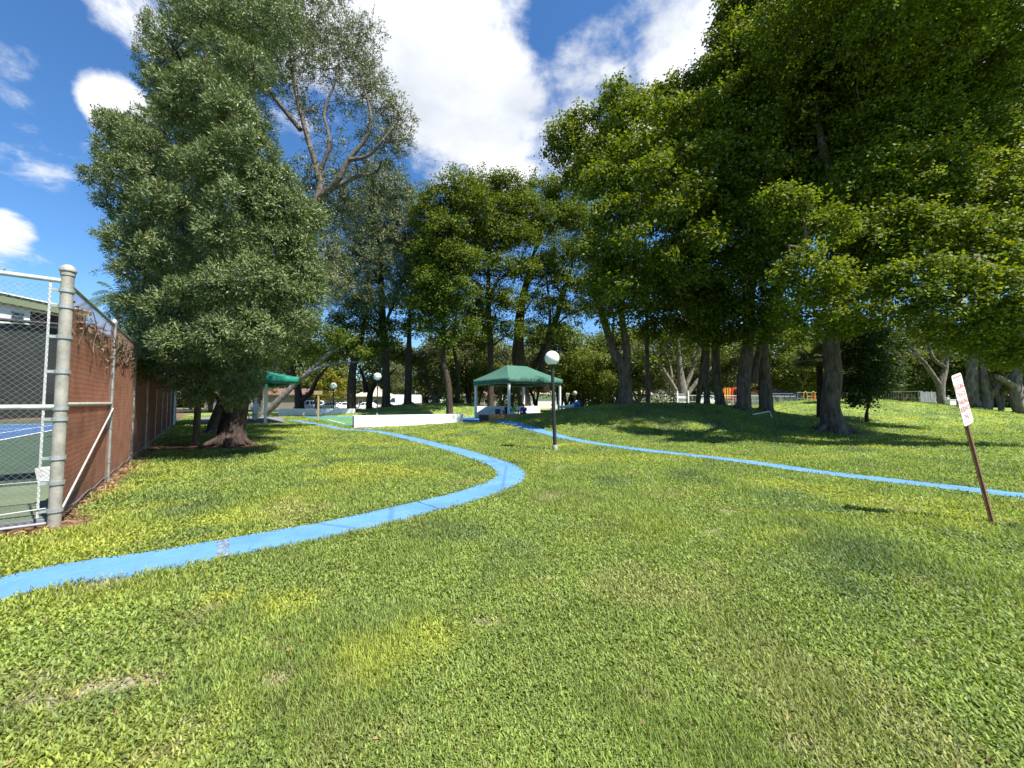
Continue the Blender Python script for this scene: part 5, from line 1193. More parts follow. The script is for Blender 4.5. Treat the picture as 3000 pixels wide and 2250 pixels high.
b = at(2402, 25); palm('fan_palm', 'fan palm with drooping fronds left of the largest trunk', b, P(2400,1060,25).z - b.z, .2, 26, 1.5, 82, True, 0, (.10,.125,.06), 'bark_dark')
b = at(2545, 30); palm('fan_palm', 'fan palm fronds showing right of the largest trunk', b, P(2530,1035,30).z - b.z, .2, 22, 1.6, 83, True, 0, (.14,.15,.07), 'bark_dark')
# far wood closing the view (reads as one mass)
def far_woods():
    g = np.random.default_rng(5); pf = []
    for k in range(700):
        x = g.uniform(-230, 230); y = 112 + g.uniform(0, 26) + abs(x)*-.12; rr = g.uniform(2.6, 4.6)
        pf.append((Vector((x, y, g.uniform(.5, 19))), (rr*1.2, rr, rr*.85), .75))
    sty = dict(L=.95, W=.6, k=16, cr=1.6, cd=3.5, col=[(.075,.10,.03),(.10,.125,.04),(.065,.085,.03)], mode='broad')
    V, C = leaves_np(pf, sty, 99, .8)
    o = np_mesh('far_woods', V, np.arange(len(V)).reshape(-1,4), C, MAT['leaf']); tag(o, 'hazy green wood closing the view behind the houses', 'woods', kind='stuff')
far_woods()

# ------------------------------------------------------------------ buildings
def windows(root, rects, M, n='window'):
    for x0, z0, x1, z1 in rects:
        m = MB(); w = .08
        m.box(x0-w,-.06,z0-w,x1+w,.02,z0,M); m.box(x0-w,-.06,z1,x1+w,.02,z1+w,M); m.box(x0-w,-.06,z0,x0,.02,z1,M); m.box(x1,-.06,z0,x1+w,.02,z1,M)
        f = m.build(n, MAT['whitepaint'], root)
        m = MB(); m.box(x0,-.03,z0,x1,.0,z1,M); m.build('pane', MAT['glass'], f)
def house(name, label, x0, x1, Y, dep, hw, roofh, wall, roof, wins, hip=True, eave=.6, dark=None):
    root = empty(name, (0,0,0), 0, label, 'house'); M = Matrix.Translation((0, Y, 0))
    m = MB(); m.box(x0, Y, -.2, x1, Y+dep, hw); m.build('wall', MAT[wall], root)
    windows(root, wins, M)
    m = MB(); e = eave; ins = (dep/2+e) if hip else 0
    a = [(x0-e,Y-e,hw),(x1+e,Y-e,hw),(x1+e,Y+dep+e,hw),(x0-e,Y+dep+e,hw),(x0-e,Y-e,hw+.18),(x1+e,Y-e,hw+.18),(x1+e,Y+dep+e,hw+.18),(x0-e,Y+dep+e,hw+.18),(x0-e+ins,Y+dep/2,hw+roofh),(x1+e-ins,Y+dep/2,hw+roofh)]
    m.add(a, [(0,3,2,1),(0,1,5,4),(1,2,6,5),(2,3,7,6),(3,0,4,7),(4,5,9,8),(5,6,9),(6,7,8,9),(7,4,8)]); m.build('roof', MAT[roof], root)
    if dark:
        for d in dark:
            m = MB(); m.box(d[0], Y-.05, d[1], d[2], Y+.02, d[3]); m.build('carport_shade', MAT['glass'], root)  # dark panel on the wall drawn for the shade inside the carport
    return root
def wx(px, Y): return (px-1500)/F*Y
house('house', 'long low tan house with brown roof behind the parked white cars', wx(600,86), wx(1010,86), 86, 9, 3.0, 1.7, 'stucco_tan', 'roof_brown', [(wx(640,86),1.0,wx(660,86),2.2),(wx(740,86),1.0,wx(765,86),2.2)], dark=[(wx(890,86),1.9,wx(935,86),2.6)])
house('house', 'house with pale tiled roof left of the large white van', wx(1040,88), wx(1128,88), 88, 8, 2.7, 2.6, 'stucco_tan', 'roof_pale', [(wx(1052,88),.9,wx(1062,88),2.0),(wx(1095,88),.9,wx(1106,88),2.0)])
house('house', 'white house glimpsed through trees behind the gazebo', wx(1535,92), wx(1668,92), 92, 8, 3.3, 1.6, 'stucco_white', 'roof_pale', [(wx(1560,92),1.0,wx(1572,92),2.2),(wx(1630,92),1.0,wx(1642,92),2.2)])
house('house', 'cream house between the forked trunk and the white flowering bush', wx(1845,94), wx(1935,94), 94, 8, 3.0, 1.6, 'stucco_white', 'roof_pale', [(wx(1880,94),1.0,wx(1890,94),2.2)])
house('house', 'white house with red tiled roof behind the playground', wx(2255,74), wx(2330,74), 74, 8, 3.2, 1.9, 'stucco_white', 'roof_red', [(wx(2268,74),1.2,wx(2280,74),2.5),(wx(2296,74),1.2,wx(2318,74),2.5)])
house('house', 'brown house seen past the gazebo left post', wx(1360,96), wx(1450,96), 96, 8, 3.0, 1.8, 'stucco_tan', 'roof_brown', [(wx(1380,96),1.0,wx(1392,96),2.2),(wx(1420,96),1.0,wx(1432,96),2.2)])
def apartment():
    root = empty('apartment_building', (0,0,0), 0, 'white apartment block with sage green parapet and dark screened balconies', 'building')
    X = -54.0; y0, y1 = 22.0, 47.5; H1 = 11.95
    m = MB(); m.box(X-16, y0, -.2, X, 42.7, H1); m.box(X-16, 42.703, -.2, X-1.6, 46.2, H1-.004); m.box(X-16, 46.2, -.2, X, y1, H1); m.build('wall', MAT['stucco_white'], root)
    m = MB(); m.box(X-17, y0-.6, H1+.003, X+.55, y1+.5, H1+.92); m.build('parapet', MAT['fascia'], root)
    m = MB(); m.box(X-17.1, y0-.7, H1+.923, X+.68, y1+.62, H1+1.06); m.build('coping', MAT['whitepaint'], root)
    for z in (.3, 3.2, 6.1, 9.0):
        m = MB(); m.box(X-1.55, 42.75, z+2.72, X+.06, 46.15, z+2.9); m.build('balcony_slab', MAT['whitepaint'], root)
        m = MB(); m.box(X-.25, 42.75, z+.05, X-.2, 46.15, z+2.70); s = m.build('balcony_screen', MAT['screen_brown'], root)
        m = MB()
        for y in (42.8, 43.6, 44.45, 45.3, 46.08): m.box(X-.19, y-.03, z+.05, X-.13, y+.03, z+2.70)
        m.box(X-.19, 42.85, z+1.1, X-.14, 46.1, z+1.16); m.build('screen_frame', MAT['twig'], s)
        for y in (25, 28.6, 32.0, 35.2, 38.4, 41.6):
            m = MB(); m.box(X-.02, y-.55, z+1.45, X+.04, y+.55, z+2.3); f = m.build('window', MAT['galv'], root)
            m = MB(); m.box(X+.041, y-.48, z+1.52, X+.05, y+.48, z+1.86); m.box(X+.041, y-.48, z+1.91, X+.05, y+.48, z+2.23); m.build('pane', MAT['glass'], f)
            m = MB(); m.box(X, y-.6, z+1.2, X+.1, y+.6, z+1.3); m.build('sill', MAT['whitepaint'], root)
apartment()

# ------------------------------------------------------------------ vehicles
def wheel(root, x, y, r, w, side):
    M = Matrix.Translation((x, y, r)) @ Matrix.Rotation(PI/2, 4, 'X')
    m = MB(); m.lathe([(r*.62,-w/2),(r*.94,-w/2),(r,-w*.3),(r,w*.3),(r*.94,w/2),(r*.62,w/2)], 20, M=M); t = m.build('wheel', MAT['tyre'], root, smooth=False)
    m = MB(); m.lathe([(.001,side*w*.35),(r*.3,side*w*.42),(r*.62,side*w*.3),(r*.62,-side*w*.3),(.001,-side*w*.3)], 20, M=M); m.build('rim', MAT['rim'], t)
def vehicle(name, label, px, Y, rz, prof, wdt, wins, wheels, r, front=None, grp=None, cat='car', inset=.1):
    b = at(px, Y); root = empty(name, b, rz, label, cat, grp); hw = wdt/2
    top = max(p[1] for p in prof); m = MB(); n = len(prof)
    vs = []
    for s in (-1, 1):
        for x, z in prof:
            k = max(0, (z - top*.55)) / (top*.45); vs.append((x, s*(hw - inset*k), z))
    fs = [tuple(range(n)), tuple(reversed(range(n, 2*n)))] + [((i+1)%n, i, n+i, n+(i+1)%n) for i in range(n)]
    m.add(vs, fs); m.build('body', MAT['carwhite'], root, bevel=.06)
    for poly in wins:
        for s in (-1, 1):
            m = MB(); q = []
            for x, z in poly:
                k = max(0, (z - top*.55)) / (top*.45); q.append((x, s*(hw - inset*k + .006), z))
            for x, z in poly:
                k = max(0, (z - top*.55)) / (top*.45); q.append((x, s*(hw - inset*k - .02), z))
            l = len(poly); m.add(q, [tuple(range(l)), tuple(reversed(range(l,2*l)))] + [((i+1)%l, i, l+i, l+(i+1)%l) for i in range(l)]); m.build('side_window', MAT['glass'], root)
    if front:                    # windscreen: two profile points
        (xa, za), (xb, zb) = front; dx, dz = xb-xa, zb-za; l = math.hypot(dx, dz); nx, nz = -dz/l, dx/l
        if nx > 0: nx, nz = -nx, -nz
        q = []
        for o in (.012, -.02):
            for (x, z, s) in ((xa+dx*.08, za+dz*.08, -1), (xb-dx*.08, zb-dz*.08, -1), (xb-dx*.08, zb-dz*.08, 1), (xa+dx*.08, za+dz*.08, 1)):
                k = max(0, (z - top*.55)) / (top*.45); q.append((x + nx*o, s*(hw - inset*k - .1), z + nz*o))
        m = MB(); m.add(q, [(0,1,2,3),(7,6,5,4)] + [((i+1)%4, i, 4+i, 4+(i+1)%4) for i in range(4)]); m.build('windscreen', MAT['glass'], root)
    fx = min(p[0] for p in prof)
    for s in (-1, 1):
        m = MB(); m.box(fx+.02, s*(hw-.28)-.14, .68, fx+.14, s*(hw-.28)+.14, .84); m.build('headlight', MAT['globe'], root, bevel=.02)
        m = MB(); m.box(prof[0][0]*0 + wins[0][0][0]-.05, s*(hw+.02) if s > 0 else -hw-.2, wins[0][0][1]-.02, wins[0][0][0]+.1, s*(hw+.2) if s > 0 else -hw-.02, wins[0][0][1]+.16); m.build('mirror', MAT['black'], root)
    m = MB(); m.box(fx-.06, -hw+.08, .32, fx+.1, hw-.08, .56); m.build('bumper', MAT['black'], root, bevel=.03)
    m = MB(); m.box(fx-.012, -.45, .62, fx+.05, .45, .74); m.build('grille', MAT['black'], root)
    for x in wheels:
        for s in (-1, 1): wheel(root, x, s*(hw-.10), r, .24, s)
    return root
VAN = [(-2.95,.35),(2.95,.35),(2.95,2.55),(2.8,2.72),(-1.55,2.72),(-1.75,2.64),(-2.35,1.55),(-2.9,1.25),(-3.0,.8)]
vehicle('cargo_van', 'large white high roofed cargo van parked beyond the shaded mound', 1183, 66, R(4), VAN, 2.05, [[(-2.15,1.5),(-1.2,1.5),(-1.2,2.15),(-1.72,2.15)]], (-1.95, 1.75), .36, ((-2.35,1.55),(-1.75,2.64)), cat='van')
MINI = [(-2.35,.32),(2.4,.32),(2.45,1.0),(2.3,1.72),(1.9,1.82),(-.7,1.82),(-1.45,1.15),(-2.25,.95),(-2.42,.7)]
vehicle('passenger_van', 'white passenger van facing the viewer beside the tan wall', 908, 73, R(48), MINI, 1.9, [[(-1.15,1.14),(-.35,1.14),(-.35,1.66),(-.68,1.66)],[(-.22,1.14),(.8,1.14),(.8,1.66),(-.22,1.66)],[(.93,1.14),(2.1,1.14),(1.95,1.66),(.93,1.66)]], (-1.45, 1.45), .33, ((-1.45,1.15),(-.7,1.82)), cat='van')
CAR = [(-2.3,.3),(2.3,.3),(2.32,.95),(1.75,1.02),(1.05,1.46),(-.35,1.48),(-1.1,1.0),(-2.15,.86),(-2.35,.6)]
vehicle('parked_car', 'white saloon car beneath the yellow green shrub', 968, 72, R(14), CAR, 1.8, [[(-.85,1.0),(-.02,1.0),(-.02,1.38),(-.34,1.38)],[(.1,1.0),(1.0,1.0),(.85,1.38),(.1,1.38)]], (-1.4, 1.4), .31, ((-1.1,1.0),(-.35,1.48)), grp='white saloon cars parked on the far road')
c = vehicle('parked_car', 'second white saloon just past the yellow green shrub', 1003, 74.5, R(20), CAR, 1.8, [[(-.85,1.0),(-.02,1.0),(-.02,1.38),(-.34,1.38)],[(.1,1.0),(1.0,1.0),(.85,1.38),(.1,1.38)]], (-1.4, 1.4), .31, ((-1.1,1.0),(-.35,1.48)), grp='white saloon cars parked on the far road')
vehicle('parked_car', 'low white saloon roof visible between dark fig trunk and lamp pole', 1074, 70, R(2), CAR, 1.8, [[(-.85,1.0),(-.02,1.0),(-.02,1.38),(-.34,1.38)],[(.1,1.0),(1.0,1.0),(.85,1.38),(.1,1.38)]], (-1.4, 1.4), .31, ((-1.1,1.0),(-.35,1.48)), grp='white saloon cars parked on the far road')

# ------------------------------------------------------------------ fences, gate, playground in the distance
def mesh_fence(name, label, pts, h, mat, gap, cap=True, railz=None):
    root = empty(name, (0,0,0), 0, label, 'fence'); acc = 0
    for a, b in zip(pts[:-1], pts[1:]):
        L = (b-a).length; d = (b-a).normalized()
        za, zb = h1(a.x,a.y), h1(b.x,b.y)
        n = max(1, int(L/2.6))
        for k in range(n):
            q = a.lerp(b, k/n); m = MB(); m.tube([(q.x,q.y,h1(q.x,q.y)-.2),(q.x,q.y,h+.04)], .035, 8); m.build('post', MAT[mat], root)
        m = MB(); m.tube([(a.x,a.y,h),(b.x,b.y,h)], .03, 8); m.build('top_rail', MAT[mat], root)
        m = MB()
        n = int(L/gap)
        for k in range(n):
            q = a.lerp(b, (k+.5)/n); m.tube([(q.x,q.y,h1(q.x,q.y)-.05),(q.x,q.y,h)], .009, 4, cap=False)
        for z in np.arange(.3, 1.0, .35): m.tube([(a.x,a.y,za+z*(h-za)),(b.x,b.y,zb+z*(h-zb))], .008, 4, cap=False)
        m.build('infill', MAT[mat], root)
    return root
mesh_fence('railing_fence', 'pale vertical railing fence running behind the mound trunks', [at(2014,43), at(2100,43.5), at(2190,46), at(2330,50)], 2.25, 'rail', .16)
mesh_fence('wire_fence', 'thin wire fence behind the right hand mound', [at(2335,50), at(2480,50), at(2690,45), at(2700,44.9)], 2.75, 'galv', .22)
mesh_fence('railing_fence', 'dark railing fence right of the large white van', [at(1240,58), at(1320,58)], 2.0, 'black', .16)
root = empty('plank_screen', (0,0,0), 0, 'grey weathered plank screen beside the pale forked fig', 'fence')
for k in range(9):
    q = at(2697 + k*5.1, 42); m = MB(); m.box(q.x-.085, q.y, h1(q.x,q.y)-.1, q.x+.085, q.y+.03, 2.62 + .05*math.sin(k*2.3)); m.build('plank', MAT['greyplank'], root)
root = empty('plank_gate', (0,0,0), 0, 'grey plank gate between the white bush and the railing', 'gate')
for k in range(5):
    q = at(1985, 42); z = 1.0 + k*.30; m = MB(); m.box(q.x, q.y, z, q.x+1.15, q.y+.04, z+.25); m.build('plank', MAT['whitepaint'] if k % 2 else MAT['greyplank'], root)
for px in (1984, 2016):
    q = at(px, 41.9); m = MB(); m.box(q.x-.06, q.y-.05, h1(q.x,q.y)-.1, q.x+.06, q.y+.07, 2.7); m.build('gate_post', MAT['whitepaint'], root)
q = at(2782, 35); m = MB(); m.box(-.28,-.2,-.1,.28,.2,.75); m.box(-.31,-.23,.751,.31,.23,.80); o = m.build('utility_box', MAT['whitepaint'], bevel=.02, loc=q); tag(o, 'small white utility box at the foot of the pale forked fig', 'box')
# white bent pipe lying on the mound
q = P(2205,1207,18.6); q2 = P(2255,1199,18.6); q3 = P(2262,1212,18.5)
m = MB(); pp = [Vector((a.x,a.y,h1(a.x,a.y)+.06)) for a in (q,q2)]; pp[1].z += .22; pe = Vector((q3.x,q3.y,h1(q3.x,q3.y)-.05)); m.tube([pp[0], pp[1], pe], .03, 10); o = m.build('bent_pipe', MAT['whitepaint'], smooth=False); tag(o, 'white bent pipe on the shaded mound before the thick trunk', 'pipe')
q = at(1814, 21.5); m = MB(); m.tube([(0,0,-.1),(0,0,.26)], .03, 8); m.lathe([(.0,.26),(.045,.26),(.045,.33),(.0,.35)], 10); o = m.build('sprinkler_riser', MAT['black'], loc=q); tag(o, 'tiny dark sprinkler riser at the foot of the forked trunk', 'sprinkler')
def playground():
    Y = 46; b = at(2140, Y); root = empty('play_tower', b, 0, 'orange and red play tower with red slide behind the railing', 'playground')
    z0 = b.z
    for x in (-.9, .0, .9):
        for y in (0, 1.3):
            m = MB(); m.tube([(x,y,-.2),(x,y,3.1-z0)], .05, 8); m.build('post', MAT['orange_plastic'] if x <= 0 else MAT['red_plastic'], root)
    m = MB(); m.box(-.95,-.05,1.35,.95,1.35,1.45); m.build('deck', MAT['navy'], root)
    for x in (-.78, -.48, -.2):
        m = MB(); m.box(x,-.06,1.45,x+.18,-.02,2.75); m.build('panel', MAT['orange_plastic'], root)
    m = MB()
    for k in range(13):
        t0, t1 = PI*k/13, PI*(k+1)/13; r0, r1 = .46, .28; c = (.5, -.03, 2.35)
        f = lambda r, t, y: (c[0]+r*math.cos(t), c[1]+y, c[2]+r*math.sin(t))
        m.add([f(r0,t0,-.1),f(r0,t1,-.1),f(r1,t1,-.1),f(r1,t0,-.1),f(r0,t0,.3),f(r0,t1,.3),f(r1,t1,.3),f(r1,t0,.3)], [(0,1,2,3),(7,6,5,4),(0,4,5,1),(2,6,7,3),(1,5,6,2),(0,3,7,4)])
    m.box(.04,-.13,1.45,.22,.27,2.35); m.box(.78,-.13,1.45,.96,.27,2.35); m.build('hood', MAT['red_plastic'], root)
    m = MB(); pts = [(.5+.17*t, -.1-.25*t, 1.5 - .28*t + .02*t*t) for t in range(0,6)]
    for a, c in zip(pts[:-1], pts[1:]):
        m.beam(a, c, .62, .06); 
        for s in (-.3,.3): m.beam((a[0], a[1]+s*0, a[2]+.12), (c[0], c[1], c[2]+.12), .05, .24)
    m.build('slide', MAT['red_plastic'], root)
    m = MB()
    for k in range(5): m.box(-1.7+.17*k, .2, .2+.24*k, -1.45+.17*k, 1.1, .27+.24*k)
    m.beam((-1.75,.2,.1),(-.92,.2,1.4),.06); m.beam((-1.75,1.1,.1),(-.92,1.1,1.4),.06); m.build('stairs', MAT['black'], root)
    b = at(2260, 48); root = empty('swing_frame', b, 0, 'blue arched swing frame showing between the thick trunks', 'playground')
    for x in (-1.5, 2.6):
        m = MB(); m.tube([(x, -.9,-.3),(x,-.7,1.2),(x,-.3,1.95),(x,.0,2.05),(x,.3,1.95),(x,.7,1.2),(x,.9,-.3)], .05, 8); m.build('arch', MAT['blue_metal'], root, smooth=True)
    m = MB(); m.tube([(-1.5,0,2.05),(2.6,0,2.05)], .05, 8); m.build('beam', MAT['blue_metal'], root)
    for x in (-.4, 1.2):
        m = MB(); m.tube([(x,0,2.0),(x,0,.75)], .012, 4); m.tube([(x+.42,0,2.0),(x+.42,0,.75)], .012, 4); m.box(x-.02,-.1,.70,x+.44,.1,.75); m.build('swing_seat', MAT['black'], root)
    b = at(2378, 44); root = empty('climbing_frame', b, 0, 'yellow tube climbing frame left of the fan palm', 'playground')
    for x in (-.95, -.05, .85):
        m = MB(); m.tube([(x,0,-.3),(x,0,1.3),(x+.04,0,1.75),(x+.2,0,1.9),(x+.35,0,1.75),(x+.39,0,1.3),(x+.39,0,-.3)], .035, 8); m.build('hoop', MAT['yellow_plastic'], root, smooth=True)
    m = MB()
    for z in (.5, .9, 1.3): m.tube([(-.6,.02,z),(1.2,.02,z)], .028, 6)
    m.build('bars', MAT['yellow_plastic'], root); m = MB(); m.box(.1,-.1,.4,.22,.1,1.5); m.build('climbing_panel', MAT['red_plastic'], root)
playground()

# ------------------------------------------------------------------ furniture and people on the patio
def picnic(px, Y, rz, mat, label, L=1.9):
    b = at(px, Y); b.z = .02; root = empty('picnic_table', b, rz, label, 'table', 'picnic tables on the gazebo patio')
    m = MB(); m.box(-L/2,-.38,.72,L/2,.38,.77); m.build('tabletop', MAT[mat], root, bevel=.015)
    for s in (-1, 1):
        m = MB(); m.box(-L/2, s*.72-.14, .43, L/2, s*.72+.14, .47); m.build('bench', MAT[mat], root, bevel=.012)
        m = MB(); x = s*L*.32; m.beam((x,-.72,.41),(x,.72,.41),.05); m.beam((x,-.55,0),(x,-.2,.72),.05); m.beam((x,.55,0),(x,.2,.72),.05); m.build('leg_frame', MAT['galv'], root)
picnic(1500, 32.4, R(20), 'navy', 'dark blue picnic table under the gazebo left half', 2.2)
picnic(1628, 35.5, R(-8), 'steel', 'grey picnic table under the gazebo right edge', 1.7)
b = at(1462, 33.6); b.z = .02; root = empty('patio_chair', b, R(150), 'blue patio chair by the white back wall', 'chair')
m = MB(); m.box(-.25,-.24,.42,.25,.24,.46); m.build('seat', MAT['navy'], root, bevel=.01)
m = MB(); m.box(-.25,.2,.46,.25,.24,.9); m.build('backrest', MAT['navy'], root, bevel=.01)
for x in (-.22,.22):
    for y in (-.21,.21):
        m = MB(); m.tube([(x,y,0),(x,y,.43)], .018, 8); m.build('leg', MAT['galv'], root)

def skin_obj(name, verts, edges, mat, parent, root=0, sub=2):
    me = bpy.data.meshes.new(name); me.from_pydata([v[0] for v in verts], edges, []); me.update()
    o = bpy.data.objects.new(name, me); COL.objects.link(o); me.materials.append(MAT[mat]); o.parent = parent
    o.modifiers.new('skin', 'SKIN'); 
    for i, v in enumerate(verts):
        s = me.skin_vertices[0].data[i]; s.radius = (v[1], v[1] * (v[2] if len(v) > 2 else 1)); s.use_root = (i == root)
    o.modifiers[-1].use_smooth_shade = True
    sm = o.modifiers.new('sub', 'SUBSURF'); sm.levels = sub; sm.render_levels = sub
    return o
def person(label, loc, rz, J, shirt, legs, hair='hair', sleeves=.5, shorts=1.0, cap=None, scale=1.0):
    """J: joint name -> position in the person's own frame (x right, y forward, z up)"""
    root = empty('person', loc, rz, label, 'person'); root.scale = (scale,)*3
    J = {k: Vector(v) for k, v in J.items()}
    vs = []; es = []; ix = {}
    def v(n, p, r, fl=1): ix[n] = len(vs); vs.append((Vector(p), r, fl)); return n
    def e(a, b): es.append((ix[a], ix[b]))
    pel, neck, head = J['pelvis'], J['neck'], J['head']
    up = (neck - pel).normalized()
    v('pel', pel, .125, .85); v('waist', pel.lerp(neck,.35), .115, .8); v('chest', pel.lerp(neck,.75), .135, .8); v('neckb', neck, .058); 
    hd = (head - neck).normalized()
    v('jaw', neck.lerp(head,.55) + J['face']*.035, .070, 1.05); v('cran', head + hd*.04, .088, 1.1); v('top', head + hd*.10, .055)
    e('pel','waist'); e('waist','chest'); e('chest','neckb'); e('neckb','jaw'); e('jaw','cran'); e('cran','top')
    for s in 'LR':
        v('sh'+s, J['sh'+s], .062); v('el'+s, J['el'+s], .045); v('wr'+s, J['wr'+s], .030); e('chest','sh'+s); e('sh'+s,'el'+s); e('el'+s,'wr'+s)
        fd = (J['wr'+s] - J['el'+s]).normalized(); sd = fd.cross(Vector((0,0,1))); sd = sd.normalized() if sd.length > .2 else Vector((1,0,0)); pn = sd.cross(fd)
        pm = J['wr'+s] + fd*.055; v('pm'+s, pm, .034, .5); e('wr'+s,'pm'+s)
        for k, ln in enumerate((.062,.074,.070,.054)):
            a = pm + fd*.035 + sd*(k-1.5)*.021; v(f'f{k}a'+s, a, .010); v(f'f{k}b'+s, a + fd*ln*.55 - pn*.008, .009); v(f'f{k}c'+s, a + fd*ln*.9 - pn*.028, .007)
            e('pm'+s, f'f{k}a'+s); e(f'f{k}a'+s, f'f{k}b'+s); e(f'f{k}b'+s, f'f{k}c'+s)
        t = J['wr'+s] + fd*.03 + sd*.04; v('ta'+s, t, .011); v('tb'+s, t + fd*.03 + sd*.02, .009); e('wr'+s,'ta'+s); e('ta'+s,'tb'+s)
        v('hp'+s, J['hp'+s], .095); v('kn'+s, J['kn'+s], .060); v('an'+s, J['an'+s], .040); v('he'+s, J['an'+s] + Vector((0,0,-.05)), .042); v('to'+s, J['to'+s], .034)
        e('pel','hp'+s); e('hp'+s,'kn'+s); e('kn'+s,'an'+s); e('an'+s,'he'+s); e('he'+s,'to'+s)
    skin_obj('body', vs, es, 'skin', root)
    sv = [(pel.lerp(neck,.06), .142, .85), (pel.lerp(neck,.38), .135, .82), (pel.lerp(neck,.75), .152, .82), (pel.lerp(neck,.96), .085)]; se = [(0,1),(1,2),(2,3)]
    for s in 'LR':
        k = len(sv); q = J['sh'+s].lerp(J['el'+s], sleeves if sleeves < 1 else 1.0); sv += [(J['sh'+s], .078), (q, .064)]; se += [(2,k),(k,k+1)]
        if sleeves >= 1: sv.append((J['wr'+s].lerp(J['el'+s], .12), .048)); se.append((k+1,k+2))
    skin_obj('shirt', sv, se, shirt, root)
    tv = [(pel, .14, .9)]; te = []
    for s in 'LR':
        k = len(tv); tv += [(J['hp'+s], .112), (J['hp'+s].lerp(J['kn'+s], min(1, shorts*1.0)), .085)]; te += [(0,k),(k,k+1)]
        if shorts > 1: tv.append((J['an'+s], .062)); te.append((k+1,k+2))
    skin_obj('trousers', tv, te, legs, root)
    for s in 'LR':
        skin_obj('shoe', [(J['an'+s]+Vector((0,0,-.055)), .052, .9), (J['an'+s].lerp(J['to'+s],.55)+Vector((0,0,-.035)), .048, .8), (J['to'+s], .042, .7)], [(0,1),(1,2)], 'cloth_white', root)
    f = J['face']; side = f.cross(hd).normalized(); M = Matrix((side, f.normalized(), hd)).transposed().to_4x4()
    c = head + hd*.03
    m = MB(); m.ball(c - f*.022 + hd*.028, .101, .112, .105, 18, 12, M); m.build('hair', MAT[hair], root, smooth=True)
    m = MB()
    for s in (-1, 1): m.ball(c + f*.098 + side*.034*s + hd*.0, .012, n=8, m=6)
    m.build('eyes', MAT['black'], root)
    m = MB(); m.ball(c + f*.115 - hd*.03, .014, .02, .024, 8, 6, M); m.build('nose', MAT['skin'], root, smooth=True)
    m = MB(); m.ball(c + f*.088 - hd*.072, .026, .010, .007, 10, 6, M); m.build('mouth', MAT['cloth_red'], root)
    for s in (-1, 1):
        m = MB(); m.ball(c + side*.094*s - hd*.012, .012, .022, .032, 8, 6, M); m.build('ear', MAT['skin'], root, smooth=True)
    if cap:
        m = MB(); m.ball(c - f*.01 + hd*.055, .112, .122, .085, 18, 10, M); m.ball(c + f*.13 + hd*.06, .08, .10, .010, 14, 6, M); m.build('cap', MAT[cap], root, smooth=True)
    return root
def seated(lean=.15, arms='table', spread=.12, turn=0):
    p = Vector((0,0,.55)); n = p + Vector((0, .52*math.sin(lean), .52*math.cos(lean))); h = n + Vector((.02*turn, .06+.08*lean, .14))
    J = dict(pelvis=p, neck=n, head=h, face=Vector((turn, 1, -.15)).normalized())
    for s, k in (('L',-1),('R',1)):
        sh = n + Vector((k*.18, 0, -.06)); J['sh'+s] = sh
        J['el'+s] = sh + (Vector((k*.08, .16, -.22)) if arms == 'table' else Vector((k*.10, .22, -.02)))
        J['wr'+s] = J['el'+s] + (Vector((-k*.06, .22, .04)) if arms == 'table' else Vector((-k*.05, .05, .24)))
        J['hp'+s] = p + Vector((k*.09, .02, -.02)); J['kn'+s] = p + Vector((k*spread, .42, -.02)); J['an'+s] = p + Vector((k*spread, .40, -.45)); J['to'+s] = p + Vector((k*(spread+.03), .58, -.51))
    return J
def patio_at(px, Y): b = at(px, Y); b.z = .02; return b
person('person in dark blue shirt and maroon trousers seated with back to viewer', patio_at(1536, 31.2), R(14), seated(.28, 'table', .16), 'cloth_blue', 'cloth_red', sleeves=.6, shorts=1.2)
person('person in lime green shirt seated left of the blue shirted one', patio_at(1510, 31.3), R(38), seated(.55, 'raised', .15), 'cloth_lime', 'cloth_white', sleeves=1.0, shorts=1.2)
person('person in dark clothing seated behind the gazebo front post', patio_at(1482, 33.6), R(215), seated(.30, 'table', .14), 'cloth_dark', 'cloth_dark', sleeves=1.0, shorts=1.2)
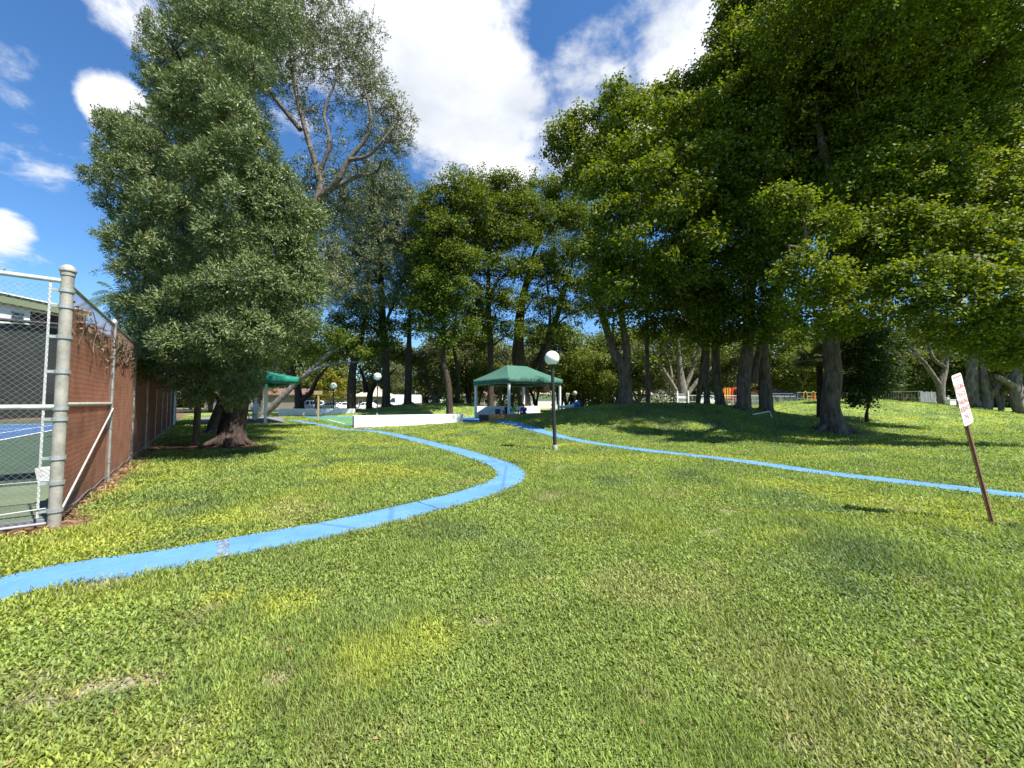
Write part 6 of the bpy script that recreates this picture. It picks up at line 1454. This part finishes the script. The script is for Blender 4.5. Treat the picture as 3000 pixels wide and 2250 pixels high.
person('person in grey shirt leaning on the grey table', patio_at(1626, 34.8), R(48), seated(.40, 'table', .14), 'cloth_grey', 'cloth_dark', sleeves=.6, shorts=1.2)
# reclining child on the back of the mound, propped on the elbows
def prone():
    p = Vector((0,0,.16)); n = Vector((0,.46,.40)); h = Vector((0,.55,.53)); J = dict(pelvis=p, neck=n, head=h, face=Vector((.35, 1, -.35)).normalized())
    for s, k in (('L',-1),('R',1)):
        J['sh'+s] = n + Vector((k*.17, -.02, -.06)); J['el'+s] = Vector((k*.22, .50, .07)); J['wr'+s] = Vector((k*.08, .68, .07))
        J['hp'+s] = p + Vector((k*.09, -.04, -.01)); J['kn'+s] = Vector((k*.14, -.46, .10)); J['an'+s] = Vector((k*.16, -.86, .12)); J['to'+s] = Vector((k*.17, -.98, .03))
    return J
b = at(1674, 24.6); b.z = h1(b.x, b.y) + .04
person('child in sky blue shirt and dark cap propped on elbows at the mound edge', b, R(-62), prone(), 'cloth_sky', 'cloth_white', sleeves=1.0, shorts=1.2, cap='cloth_dark', scale=1.0)
# steel barbecue and bench under the left shelter
b = at(752, 33); b.z = .03; root = empty('barbecue', b, R(10), 'steel pedestal barbecue under the left shelter', 'barbecue')
m = MB(); m.box(-.2,-.2,0,.2,.2,.78); m.build('pedestal', MAT['steel'], root, bevel=.01)
m = MB(); m.box(-.32,-.26,.80,.32,.26,1.08); m.build('firebox', MAT['steel'], root, bevel=.02)
m = MB(); m.lathe([(.0,.42),(.12,.40),(.22,.33),(.29,.2),(.30,.0)], 18, M=Matrix.Translation((0,0,1.09))); m.build('hood', MAT['steel'], root, smooth=True)
picnic(700, 31, R(5), 'navy', 'dark picnic table in the shade of the left shelter', 1.9)
# timber stake beside the feathery tree
b = at(581, 13.9); m = MB(); m.tube([(0,0,-.2),(0,0,.5),(.01,0,1.1),(0,.01,1.9)], [.115,.108,.105,.10], 10, wob=.05); o = m.build('timber_stump', MAT['woodpost'], smooth=True, loc=b); tag(o, 'upright weathered timber post left of the thick dark trunk', 'post')
